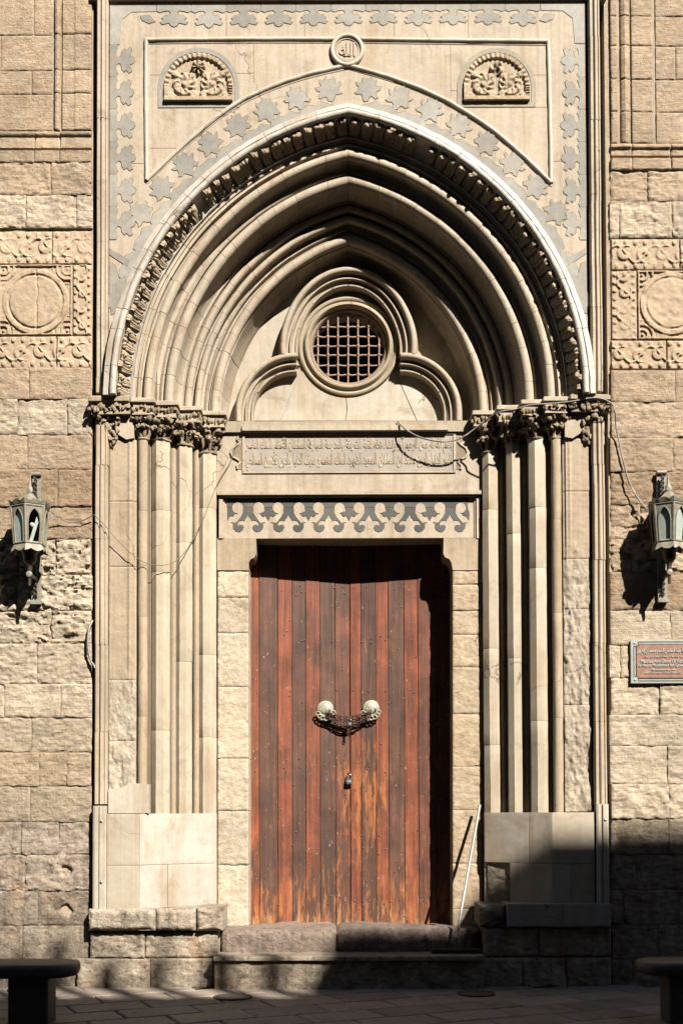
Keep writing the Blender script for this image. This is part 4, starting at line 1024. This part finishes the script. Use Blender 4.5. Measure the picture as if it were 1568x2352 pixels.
for ln, ya, yb in ((L1, 1000, 1041), (L2, 1039, 1080)):
    text('inscription_line', shape_ar(ln), WX(565, ya, DI), WX(1038, ya, DI), WZ(yb, DI), WZ(ya, DI), DI - .001, .007, M_PORT, ins, (.84, .69, .49), .030)
text('medallion_script', shape_ar('الله'), MEDC[0] - .075, MEDC[0] + .075, MEDC[1] - .06, MEDC[1] + .07, -.010, .010, M_PORT, MED, C_PORT, .02)
# ================================================================== STEP AND THRESHOLD
def rock(name, x0, x1, y0, y1, z0, z1, tint, label, seed, cat='stone'):
    """a worn boulder-like block with rounded shoulders"""
    mb = MB(); nu, nv = 90, 44
    prof = []
    for j in range(nv):
        w = 2 * PI * j / nv; c, s = math.cos(w), math.sin(w); e = .24
        prof.append((math.copysign(abs(c) ** e, c), math.copysign(abs(s) ** .30, s)))
    for i in range(nu + 1):
        u = i / nu; x = x0 + (x1 - x0) * u; k = 1 - abs(2 * u - 1) ** 22 * .35
        for a, b in prof: mb.v.append((x, (y0 + y1) / 2 + a * (y1 - y0) / 2 * k, (z0 + z1) / 2 + b * (z1 - z0) / 2 * k))
    for i in range(nu):
        for j in range(nv):
            j2 = (j + 1) % nv; mb.f.append((i*nv+j, i*nv+j2, (i+1)*nv+j2, (i+1)*nv+j))
    mb.f.append(tuple(range(nv))); mb.f.append(tuple(nu * nv + j for j in range(nv)))
    A = np.array(mb.v); q = np.stack([fbm(A, 6, 5, seed + k) + .5 * fbm(A, 24, 3, seed + 9 + k) for k in range(3)], -1); A = A + q * np.array([.03, .045, .034]); mb.v = A.tolist()
    o = mb.build(name, M_ROCK, None, tint, 60); tag(o, label, cat); return o
tz = WZ(2136, .12); tb = WZ(2199, .12)
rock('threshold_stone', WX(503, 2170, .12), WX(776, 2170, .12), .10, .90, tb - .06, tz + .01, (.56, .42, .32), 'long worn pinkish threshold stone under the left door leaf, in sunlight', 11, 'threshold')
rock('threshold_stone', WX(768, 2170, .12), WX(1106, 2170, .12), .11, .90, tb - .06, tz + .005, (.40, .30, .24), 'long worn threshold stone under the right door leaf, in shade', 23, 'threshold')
sz = WZ(2196, -.22)
st = block('stone_step', WX(492, 2230, -.22), WX(1112, 2230, -.22), -.02, sz - .045, -.20, M_BASE, None, (.46, .37, .26), rough=.010, edge=.012, depth=.5, gap=0, res=.014, rag=.01)
tag(st, 'low stone step with overhanging lip in front of the wooden door', 'step')
MB().box((WX(489, 2200, -.24), -.235, sz - .043), (WX(1114, 2200, -.24), .35, sz), .008).build('tread', M_BASE, st, (.52, .42, .30), None, disp=.008, dscale=10)

# ================================================================== DOOR
DOOR = empty('double_door', (XC, .8, WZ(2130, .8)))
tag(DOOR, 'weathered red-brown double door of vertical planks, leaves slightly ajar and chained', 'door')
ZD0, ZD1 = WZ(2134, .8), 4.34
def door_y(x): return .765 + .055 * (1 - min(abs(x - .092) / 1.0, 1))
RED = (.200, .056, .024); DKB = (.098, .044, .026); MID = (.135, .049, .026); ORG = (.25, .070, .027)
for side, xs, tints in ((-1, [566, 596, 638, 671, 702, 735, 770, 803.5], [ORG, DKB, RED, DKB, RED, DKB, MID]), (1, [804.5, 829, 863, 892, 928, 960, 1002, 1050], [RED, DKB, RED, DKB, RED, MID, MID])):
    leaf = None
    for k, (a, b) in enumerate(zip(xs[:-1], xs[1:])):
        xa, xb = WX(a, 1700, .8) + .0015, WX(b, 1700, .8) - .0015; off = random.uniform(-.006, .006)
        mb = MB(); nz = 20; bv = .004
        ra = [0]; 
        for i in range(nz + 1):
            z = ZD0 + (ZD1 - ZD0) * i / nz; wob = random.uniform(-.0012, .0012)
            for (x, dy) in ((xa, .045), (xa + wob, .004), (xa + bv, 0), (xb - bv, 0), (xb + wob, .004), (xb, .045)): mb.v.append((x, door_y(x) + off + dy, z))
        for i in range(nz):
            for j in range(6):
                j2 = (j + 1) % 6; mb.f.append((i*6+j, i*6+j2, (i+1)*6+j2, (i+1)*6+j))
        mb.f.append(tuple(range(6))); mb.f.append(tuple(nz * 6 + j for j in range(6)))
        o = mb.build('door_leaf' if leaf is None else 'plank', M_WOOD, DOOR if leaf is None else leaf, vary(tints[k], .10), 30)
        if leaf is None: leaf = o
    nb = MB(); rs = random.Random(5 + side)
    x0, x1 = WX(xs[0], 1700, .8), WX(xs[-1], 1700, .8)
    for k in range(70):
        x = rs.uniform(x0 + .03, x1 - .03); z = rs.choice([rs.uniform(ZD0 + .05, ZD1 - .1), rs.choice([.72, 1.2, 2.0, 2.75, 3.3, 3.8]) + rs.uniform(-.05, .05)])
        nb.lathe([(.0045, -.012), (.005, 0), (.003, .004)], (x, door_y(x) - .004, z), 7, 'y')
    tag(nb.build('nail_heads', M_NAIL, leaf, None, 40), kind='stuff')
def pull(px, py, side):
    x, z = WX(px, py, .8), WZ(py, .8); y = door_y(x) - .006
    ro = MB().lathe([(.080, 0), (.080, .006), (.074, .010), (.058, .010), (.054, .015), (.034, .020), (.012, .022)], (x, y, z), 30, 'y').build('pull_rosette', M_BRASS, DOOR, None, 40)
    mb = MB()     # pierced skirt of rings that hangs in front
    for k in range(7):
        w = math.radians(192 + k * 27) ; r = .078; cx, cz = x - side * .004 + r * math.cos(w), z - .035 + r * .85 * math.sin(w)
        pts = [(cx + .019 * math.cos(q), y - .050, cz + .019 * math.sin(q)) for q in np.linspace(0, 2 * PI, 12, endpoint=False)]
        mb.tube(pts, .0075, 6, closed=True)
    arcp = [(x + .052 * math.cos(w), y - .048, z - .030 + .046 * math.sin(w)) for w in np.linspace(math.radians(175), math.radians(365), 14)]
    mb.tube(arcp, .009, 6); mb.tube([(x - .05, y - .045, z - .02), (x - .045, y - .005, z + .01)], .007, 6); mb.tube([(x + .05, y - .045, z - .02), (x + .045, y - .005, z + .01)], .007, 6)
    mb.build('pull_ring', M_BRASS, ro, None, 60)
    return x, y, z
PL = pull(747, 1628, -1); PR = pull(852, 1627, 1)
# chain wound between the pulls
CH = empty('door_chain', (XC + .01, door_y(.09) - .06, PL[2] - .12)); tag(CH, 'rusty iron chain wound several times between the two door pulls', 'chain')
lk = MB(); n = 12
pts = [(.020 * math.cos(w) if True else 0, 0, .011 * math.sin(w)) for w in np.linspace(0, 2 * PI, n, endpoint=False)]
lk.tube(pts, .0042, 6, closed=True); tmp = lk.build('chain_link', M_IRON, None, None, 60); LINK = tmp.data; bpy.data.objects.remove(tmp)
def strand(a, b, sag, dy, n):
    P = []
    for i in range(n + 1):
        t = i / n; P.append(Vector((a[0] + (b[0] - a[0]) * t, a[1] + (b[1] - a[1]) * t + dy, a[2] + (b[2] - a[2]) * t - sag * 4 * t * (1 - t))))
    for i in range(n):
        c = (P[i] + P[i + 1]) / 2; d_ = (P[i + 1] - P[i]).normalized()
        o = bpy.data.objects.new('chain_link', LINK); COL.objects.link(o)
        q = d_.to_track_quat('X', 'Z').to_matrix().to_4x4() @ Matrix.Rotation(PI / 2 * (i % 2) + random.uniform(-.4, .4), 4, 'X'); q.translation = c; o.matrix_world = q; par(o, CH)
for sag, dy, da in ((.055, -.075, -.01), (.070, -.06, -.025), (.085, -.05, -.035), (.10, -.065, -.045), (.118, -.05, -.05)):
    strand((PL[0] + .005, PL[1], PL[2] + da - .02), (PR[0] - .005, PR[1], PR[2] + da - .02), sag, dy, 15)
xm = (PL[0] + PR[0]) / 2
strand((xm + .005, PL[1], PL[2] - .13), (xm - .002, PL[1], PL[2] - .27), 0, -.05, 5)
def padlock(px, py, w, label, dd=0.0):
    x, z = WX(px, py, .78), WZ(py, .78); y = door_y(x) - .035 - dd; h = w * 1.0
    b = MB().box((x - w / 2, y - .011, z - h / 2), (x + w / 2, y + .011, z + h / 2), .004); o = b.build('padlock', M_STEEL, None, None); tag(o, label, 'padlock')
    MB().tube([(x - w * .32, y, z + h / 2 - .004)] + [(x + w * .32 * math.cos(q), y, z + h * .95 + w * .3 * math.sin(q)) for q in np.linspace(PI, 0, 9)] + [(x + w * .32, y, z + h / 2 - .004)], w * .09, 7).build('shackle', M_STEEL, o, None, 60)
    pl = MB().box((x - w * .3, y - .0125, z - h * .12), (x + w * .3, y - .009, z + h * .22)); pl.build('maker_plate', M_ALU, o, None)
    MB().box((x - .007, y - .013, z - h * .40), (x + .007, y - .010, z - h * .26)).build('key_slot', M_GROOVE, o, None)
    return o
padlock(802, 1795, .058, 'small grey steel padlock hanging alone on the door seam below the chain')
padlock(803, 1664, .040, 'small bluish padlock fastening the rusty chain between the door pulls', .045)
# staple the lower padlock hangs from
MB().tube([(WX(801, 1775, .8), door_y(.09) + .01, WZ(1773, .8)), (WX(801, 1775, .8), door_y(.09) - .04, WZ(1775, .8)), (WX(803, 1775, .8), door_y(.09) - .042, WZ(1782, .8)), (WX(804, 1775, .8), door_y(.09) + .01, WZ(1783, .8))], .006, 6).build('hasp', M_IRON, DOOR, None, 60)

# ================================================================== LANTERNS
def lantern(px, label):
    # px: photo x of the wall plate; the hexagonal body hangs about 0.26 m out from the wall
    x = WX(px, 1230, 0); L = empty('wall_lantern', (x, 0, WZ(1390)))
    tag(L, label, 'lantern', 'lanterns either side of the portal')
    d = -.26
    z = lambda y: WZ(y, d)
    w = .044
    plate = MB().box((x - w, -.030, WZ(1386)), (x + w, -.004, WZ(1088)), .003).build('wall_plate', M_BRONZE, L, None)
    MB().lathe([(.022, -w), (.022, w)], (0, 0, 0), 12, 'z').build('plate_scroll', M_BRONZE, plate, None, 40, xf=lambda V: np.stack([V[:, 2] + x, V[:, 1] - .036, V[:, 0] + WZ(1090)], -1))
    MB().box((x - w - .004, -.055, WZ(1388)), (x + w + .004, -.004, WZ(1378)), .003).build('plate_foot', M_BRONZE, plate, None)
    # pierced scroll plates above and below, standing out from the wall plate
    for (ya, yb, out) in ((1098, 1150, .075), (1290, 1372, .11)):
        mb = MB(); za, zb = WZ(ya), WZ(yb); n = 5 if ya < 1200 else 7
        for k in range(n):
            cz = za + (zb - za) * (k + .5) / n; s_ = (1 - k / n) if ya > 1200 else 1; rr = abs(zb - za) / n * .55
            for sp in (0, 1):
                mb.tube([(x + (.008 if sp else -.008), -.032 - out * s_ * .5 - rr * q * math.cos(t * 1.0 + sp * PI), cz + rr * q * math.sin(t + sp * PI)) for t, q in [(i * .55, 1 - i * .07) for i in range(11)]], .0065, 5)
        mb.build('scroll_bracket', M_BRONZED, plate, None, 60)
    for (ya, yb, k) in ((1126, 1122, 0), (1316, 1300, 1)):      # arms out to the lantern
        arm = MB().box((x - .017, d - .01, z(ya) - .026), (x + .017, -.02, z(ya) + .008), .003).build('arm', M_BRONZED, L, None)
        MB().lathe([(.024, 0), (.027, .008), (.027, .030), (.020, .034)], (x, d + .008, z(ya) - .004), 14, 'y').build('arm_end', M_BRONZE, arm, None, 40)
    R1, R2 = .170, .138; zt, zb = z(1166), z(1251)
    def hexp(r, zz): return [(x + r * math.sin(PI / 3 * k), d - r * math.cos(PI / 3 * k), zz) for k in range(6)]
    A, B = hexp(R1, zt), hexp(R2, zb)
    # frame: corner posts and rails
    fr = MB()
    for k in range(6): fr.tube([A[k], B[k]], .0115, 6)
    for rr, zz in ((R1, zt), (R2, zb + .006)):
        fr.tube(hexp(rr, zz), .012, 6, closed=True)
    frame = fr.build('lantern_frame', M_BRONZE, L, None, 30)
    for k in range(6):
        k2 = (k + 1) % 6; a, b, c, e = Vector(A[k]), Vector(A[k2]), Vector(B[k]), Vector(B[k2])
        def q(u, v): return (c * (1 - v) + a * v) * (1 - u) + (e * (1 - v) + b * v) * u
        nrm = ((b - a).cross(c - a)).normalized(); 
        if nrm.y * (q(.5, .5).y - d) + nrm.x * (q(.5, .5).x - x) < 0: nrm = -nrm
        # spandrel plate with a pointed opening
        op = [(.14, .03), (.14, .55), (.18, .68), (.26, .79), (.37, .87), (.5, .925)]; op = op + [(1 - u, v) for u, v in op[-2::-1]]
        outer = [(.02, .03), (.02, .55), (.02, .68), (.02, .80), (.02, .96), (.5, .96)]; outer = outer + [(1 - u, v) for u, v in outer[-2::-1]]
        mb = MB(); m = len(op)
        for th in (.004, -.006):
            mb.v += [tuple(q(u, v) + nrm * th) for u, v in outer] + [tuple(q(u, v) + nrm * th) for u, v in op]
        for i in range(m - 1): mb.f += [(i, i + 1, m + i + 1, m + i), (2*m+i, 3*m+i, 3*m+i+1, 2*m+i+1), (m+i, m+i+1, 3*m+i+1, 3*m+i)]
        mb.build('arched_panel', M_BRONZE, frame, None, 20)
        MB().tube([q(u, v) + nrm * .006 for u, v in op], .006, 5).build('arch_bead', M_BRONZE, frame, None, 60)
        broken = (k == 0 and px < 784)
        if not broken:
            mb = MB(); mb.v += [tuple(q(u, v) - nrm * .008) for u, v in ((.10, .02), (.90, .02), (.90, .94), (.10, .94))] + [tuple(q(u, v) - nrm * .012) for u, v in ((.10, .02), (.90, .02), (.90, .94), (.10, .94))]
            mb.f += [(0, 1, 2, 3), (7, 6, 5, 4)] + [(i, 4 + i, 4 + (i + 1) % 4, (i + 1) % 4) for i in range(4)]; mb.build('glass_pane', M_GLASSP, frame, None)
        else:   # broken pane: a slipped sliver of glass
            mb = MB(); P_ = ((.24, .02), (.46, .02), (.90, .78), (.72, .80))
            mb.v += [tuple(q(u, v) - nrm * .02) for u, v in P_] + [tuple(q(u, v) - nrm * .026) for u, v in P_]; mb.f += [(0, 1, 2, 3), (7, 6, 5, 4)] + [(i, 4 + i, 4 + (i + 1) % 4, (i + 1) % 4) for i in range(4)]; mb.build('broken_pane', M_GLASSP, frame, None)
    bulb = MB().lathe([(.004, -.052), (.022, -.045), (.034, -.025), (.036, -.008), (.028, .014), (.017, .034), (.015, .06)], (x + .035, d - .01, (zt + zb) / 2 + .03), 16).build('bulb', M_BULB, L, None, 60)
    # roof with scalloped crest
    rf = MB(); rings = [(R1 * 1.02, zt + .006), (R1 * 1.06, zt + .022), (R1 * .80, zt + .045), (R1 * .46, z(1144)), (R1 * .16, z(1132)), (.014, z(1128))]
    rf.lathe([(r, h) for r, h in rings], (x, d, 0), 6, 'z', PI / 6 + PI / 3 * 0 + PI / 2 - PI / 6 * 1)
    roof = rf.build('lantern_roof', M_BRONZE, L, None, 20)
    cr = MB(); H = hexp(R1 * 1.08, zt + .012)
    for k in range(6):
        a, b = Vector(H[k]), Vector(H[(k + 1) % 6]); n = 12; n0 = len(cr.v)
        for i in range(n + 1):
            u = i / n; p = a.lerp(b, u); hh = .020 + .022 * abs(math.cos(u * PI * 2)) ; o_ = Vector((p.x - x, p.y - d, 0)).normalized() * .012
            cr.v += [tuple(p), tuple(p + o_ + Vector((0, 0, hh))), tuple(p - o_ * .4), tuple(p + o_ * .6 + Vector((0, 0, hh)))]
        for i in range(n):
            j = n0 + i * 4; cr.f += [(j, j + 4, j + 5, j + 1), (j + 2, j + 3, j + 7, j + 6), (j + 1, j + 5, j + 7, j + 3)]
    cr.build('scalloped_crest', M_BRONZE, roof, None, 30)
    MB().lathe([(.018, z(1130)), (.026, z(1127)), (.030, z(1122)), (.022, z(1117)), (.014, z(1114)), (.013, z(1108)), (.004, z(1089))], (x, d, 0), 14).build('finial', M_BRONZE, roof, None, 50)
    # flared skirt with scalloped hem, then the stem below
    sk = MB(); n0 = 0; T = hexp(R2 * 1.02, zb - .006); Bt = hexp(R2 * 1.24, zb - .050)
    for k in range(6):
        a, b, c, e = Vector(T[k]), Vector(T[(k + 1) % 6]), Vector(Bt[k]), Vector(Bt[(k + 1) % 6]); n = 12; n0 = len(sk.v)
        for i in range(n + 1):
            u = i / n; s_ = .022 * abs(math.cos(u * PI * 1.5 + 0)); t_ = a.lerp(b, u); bb = c.lerp(e, u) - Vector((0, 0, s_)); inn = Vector((x - bb.x, d - bb.y, 0)).normalized() * .006
            sk.v += [tuple(t_), tuple(bb), tuple(t_ + inn), tuple(bb + inn)]
        for i in range(n):
            j = n0 + i * 4; sk.f += [(j, j + 4, j + 5, j + 1), (j + 2, j + 3, j + 7, j + 6), (j + 1, j + 5, j + 7, j + 3)]
    sk.build('scalloped_skirt', M_BRONZE, L, None, 30)
    stem = MB().lathe([(R2 * .9, zb - .008), (R2 * .62, z(1262)), (.062, z(1272)), (.060, z(1286)), (.050, z(1289)), (.028, z(1296)), (.022, z(1304)), (.022, z(1318)), (.016, z(1322)), (.012, z(1343))], (x, d, 0), 16).build('lantern_stem', M_BRONZED, L, None, 40)
    return L
lantern(86, 'verdigris bronze wall lantern with a broken pane and bare bulb left of the portal')
lantern(1517, 'verdigris bronze wall lantern above the copper plaque right of the portal')

# ================================================================== PLAQUE
def plaque():
    d = -.028; x0, x1 = WX(1447, 1520, d), WX(1596, 1520, d); z1, z0 = WZ(1470, d, 1520), WZ(1570, d, 1520)
    P = empty('wall_plaque', ((x0 + x1) / 2, 0, z0)); tag(P, 'grey-framed copper plaque with Arabic and English lettering on the right wall', 'plaque')
    MB().box((x0, d, z0), (x1, .02, z1), .004).build('plate_backing', M_PFRAME, P, None)
    q = lambda a, b: (x0 + (a - 240) / 6.247 / 1.7417 / 252.0 * 1.0, z1 - (b - 180) / 6.247 * .5741 / 252.0)
    S = .5741 / 6.247 / 251.0
    fx = lambda a: x0 + (a - 240) * S; fz = lambda b: z1 - (b - 180) * S; mirror = lambda xx: x0 + x1 - xx
    MB().box((fx(395), d - .003, fz(1130)), (mirror(fx(395)), d + .01, fz(295))).build('copper_field', M_COPPER, P, None)
    gr = MB()
    def bar(a0, b0, a1, b1):
        for mx in (False, True):
            u0, u1 = fx(a0), fx(a1)
            if mx: u0, u1 = sorted((mirror(u0), mirror(u1)))
            gr.box((u0, d - .0045, fz(b1)), (u1, d + .005, fz(b0)))
    xm = (((x0 + x1) / 2) - x0) / S + 240
    for b in (225, 285, 1145, 1205): bar(440, b - 4, xm - .5, b + 4)
    for a in (325, 382): bar(a - 4, 340, a + 4, 1080)
    bar(325, 332, 440, 340); bar(436, 229, 444, 332); bar(325, 1080, 440, 1088); bar(436, 1088, 444, 1201)
    gr.build('frame_groove', M_GROOVE, P, None)
    for a in (345,):
        for b in (258, 1180):
            for u in (fx(a), mirror(fx(a))): MB().lathe([(.008, 0), (.008, .004), (.004, .006)], (u, d - .001, fz(b)), 10, 'y').build('rivet', M_STEEL, P, None, 40)
    cxm = (x0 + x1) / 2
    def line(body, half, ba, bb, bold=0.0): text('lettering', body, cxm - half * S, cxm + half * S, fz(bb), fz(ba), d - .003, .008, M_LETTER, P, None, bold)
    line(shape_ar('مدرسة وقبة السلطان الناصر محمد بن قلاوون'), 665, 385, 525, .02)
    line(shape_ar('أثر رقم') + ' ٤٤ (٦٩٥ - ٧٠٣) هـ', 500, 575, 640, .015)
    line('Madrasa And Dome Of Sultan', 560, 672, 758, .01); line('AL-Nassir Mohammed Ibn Qalawoun', 655, 775, 868, .01)
    line('Monument No: 44', 295, 905, 955, .01); line('(695-703 A.H / 1295-1304 A.D)', 460, 985, 1040, .01)
plaque()

# ================================================================== BENCHES, BROOM, DRAIN COVERS
def bench(xe, side, label):
    b = empty('stone_bench', (xe + side * .75, -1.9, 0)); tag(b, label, 'bench', 'granite benches in front of the wall')
    ya, yb = -2.12, -1.70; zt = .465; L = 1.5
    def outline(e):
        pts = []
        r = .16
        xa, xb = (xe + e, xe + L - e) if side > 0 else (xe - L + e, xe - e)
        for cx, cy, w0 in ((xb - r, yb - e - r, 0), (xa + r, yb - e - r, 90), (xa + r, ya + e + r, 180), (xb - r, ya + e + r, 270)):
            for i in range(7): w = math.radians(w0 + 15 * i); pts.append((cx + r * math.cos(w), cy + r * math.sin(w)))
        return pts
    mb = MB(); lay = [(.045, zt - .105), (.015, zt - .095), (.0, zt - .06), (.0, zt - .03), (.010, zt - .008), (.030, zt)]
    for e, z in lay: mb.v += [(x, y, z) for x, y in outline(e)]
    m = 28
    for i in range(len(lay) - 1):
        for j in range(m):
            j2 = (j + 1) % m; mb.f.append((i*m+j, i*m+j2, (i+1)*m+j2, (i+1)*m+j))
    mb.f.append(tuple(range(m))); mb.f.append(tuple((len(lay) - 1) * m + j for j in range(m)))
    mb.build('seat_slab', M_BENCH, b, (.14, .105, .085), 50)
    for k in (.20, L - .50):
        xa, xb = (xe + k, xe + k + .30) if side > 0 else (xe - k - .30, xe - k)
        MB().box((xa, -2.04, -.02), (xb, -1.78, zt - .10), .012).build('pedestal', M_BENCH, b, (.10, .085, .075))
bench(WX(182, 2230, -1.9), -1, 'dark granite bench on block legs in front of the left wall')
bench(WX(1462, 2230, -1.9), 1, 'dark granite bench on block legs in front of the shaded right wall')
def broom():
    d0, d1 = -.05, .36
    top = W(1101, 1849, d1); bot = (WX(1043, 2180, d0), d0, sz + .035)
    B = empty('floor_squeegee', (bot[0], d0, sz)); tag(B, 'floor squeegee with a silver handle leaning in the right door corner', 'squeegee')
    a, b = Vector(bot), Vector(top)
    MB().tube([a, a.lerp(b, .12)], .008, 8).build('socket', M_BLACK, B, None, 60)
    MB().tube([a.lerp(b, .08), a.lerp(b, .5), a.lerp(b, .97)], .0125, 10).build('handle', M_ALU, B, None, 60)
    MB().tube([a.lerp(b, .62), b], .0145, 10).build('grip', M_PFRAME, B, None, 60)
    hx0, hx1 = WX(990, 2183, d0), WX(1103, 2183, d0)
    hd = MB().box((hx0, d0 - .02, sz + .018), (hx1, d0 + .02, sz + .042), .004).build('head', M_IRON, B, None)
    MB().box((hx0, d0 - .006, sz + .001), (hx1, d0 + .006, sz + .018)).build('rubber_blade', M_BLACK, hd, None)
broom()
for px, py, lab in ((535, 2291, 'round metal cover in the sunlit paving before the step'), (1093, 2283, 'round metal cover in the shaded paving right of the step')):
    yy = -.62; 
    for _ in range(30):     # find where this line of sight meets the ground
        p = W(px, py, yy); yy -= p[2] * 1.5 * -1 if False else 0
        t = W(px, py, 0); yy = -DIST + DIST * EYE / (EYE - t[2]) if t[2] < EYE else yy
        break
    p = W(px, py, yy)
    o = MB().lathe([(.165, -.02), (.165, .010), (.135, .012), (.134, .006)], (p[0], p[1], 0), 28).build('drain_cover', M_IRON, None, None, 30); tag(o, lab, 'cover', 'drain covers in the paving')
    MB().lathe([(.130, .000), (.130, .010), (.126, .012)], (p[0], p[1], 0), 28).build('lid', M_BENCH, o, (.16, .14, .12), 30)

# ================================================================== CABLES
def smooth(P, n=8):
    P = [Vector(p) for p in P]; o = []
    for i in range(len(P) - 1):
        a = P[max(i - 1, 0)]; b, c = P[i], P[i + 1]; e = P[min(i + 2, len(P) - 1)]
        for k in range(n):
            t = k / n; o.append(.5 * ((2*b) + (c-a)*t + (2*a-5*b+4*c-e)*t*t + (3*b-a-3*c+e)*t**3))
    o.append(P[-1]); return o
def cable(pts, r, mat, label, cat='cable'):
    o = MB().tube(smooth([W(*p) for p in pts]), r, 6).build('cable', mat, None, None, 60); tag(o, label, cat); return o
cable([(913, 967, .395), (930, 985, .33), (960, 1003, .30), (1000, 1013, .28), (1030, 1014, .27), (1060, 1005, .25), (1090, 985, .22), (1130, 955, .10), (1150, 945, .03), (1185, 940, -.02), (1215, 931, -.06), (1300, 924, -.12), (1365, 914, -.135), (1400, 925, -.125), (1411, 945, -.12), (1413, 975, -.06), (1420, 1010, -.035), (1438, 1090, -.04), (1455, 1130, -.05), (1480, 1165, -.08), (1502, 1176, -.12)], .0075, M_CABLE, 'grey cable looping across the inscription and right capitals down to the right lantern')
cable([(114, 1173, -.12), (135, 1187, -.06), (160, 1200, -.03), (190, 1196, -.03), (216, 1182, -.05)], .0042, M_WIRE, 'thin brown wire sagging from the left lantern to the portal edge')
cable([(217, 1183, -.085), (240, 1205, -.08), (270, 1240, -.07), (310, 1278, -.06), (345, 1296, -.01), (390, 1295, .02), (425, 1268, .15), (465, 1195, .25), (500, 1110, .38), (530, 1060, .42), (547, 1008, .42)], .0036, M_WIRE, 'thin brown wire crossing the left columns up to the inscription')
cable([(213, 1425, -.02), (205, 1445, -.045), (202, 1480, -.05), (208, 1515, -.045), (216, 1528, -.04), (219, 1535, -.04)], .011, M_CABLE, 'short grey cable end bulging from the gap beside the left wall')

# ================================================================== BUILDING ACROSS THE STREET (behind the viewer; its shadow falls on the foot of the portal)
def opposite():
    B = empty('street_building', (0, -15, 0)); tag(B, 'plain stone building across the street facing the portal', 'building')
    Lq = 14.0; fy = -Lq; dx, dz = .65 * Lq, 1.10 * Lq       # where the roof edge throws its shadow on the wall plane
    def seg(x0, x1, zsh, name='wall'):
        MB().box((x0 + dx, fy - 6, 0), (x1 + dx, fy, zsh + dz)).build(name, M_BASE, B, (.30, .23, .16))
    seg(-40.0, .06, -.75); seg(.062, 1.55, .66); seg(1.552, 2.5, 1.31); seg(2.502, 30.0, 1.42)
    MB().box((-34, fy - 8, 0), (4.0, fy - .3, 27)).build('wall', M_BASE, B, (.30, .23, .16)); MB().box((19.0, fy - 8, 0), (44, fy - .3, 27)).build('wall', M_BASE, B, (.30, .23, .16))  # tall side blocks added out of view to cut sky fill on the portal
    rs = random.Random(3); x = -3.6
    while x < .05:
        w = rs.uniform(.07, .14); h = rs.uniform(.8, 1.3)
        MB().box((x + dx, fy - .25, dz - .76), (x + dx + w, fy - .05, dz - .75 + h)).build('parapet_post', M_BASE, B, (.3, .23, .16)); x += w + rs.uniform(.20, .45)
    for k in range(10):
        for zz in (2.0, 5.4):
            xx = -6 + k * 2.2; MB().box((xx + dx - .5, fy + .001, zz), (xx + dx + .5, fy + .03, zz + 1.8)).build('window', M_DARK, B, (.05, .05, .05))
opposite()
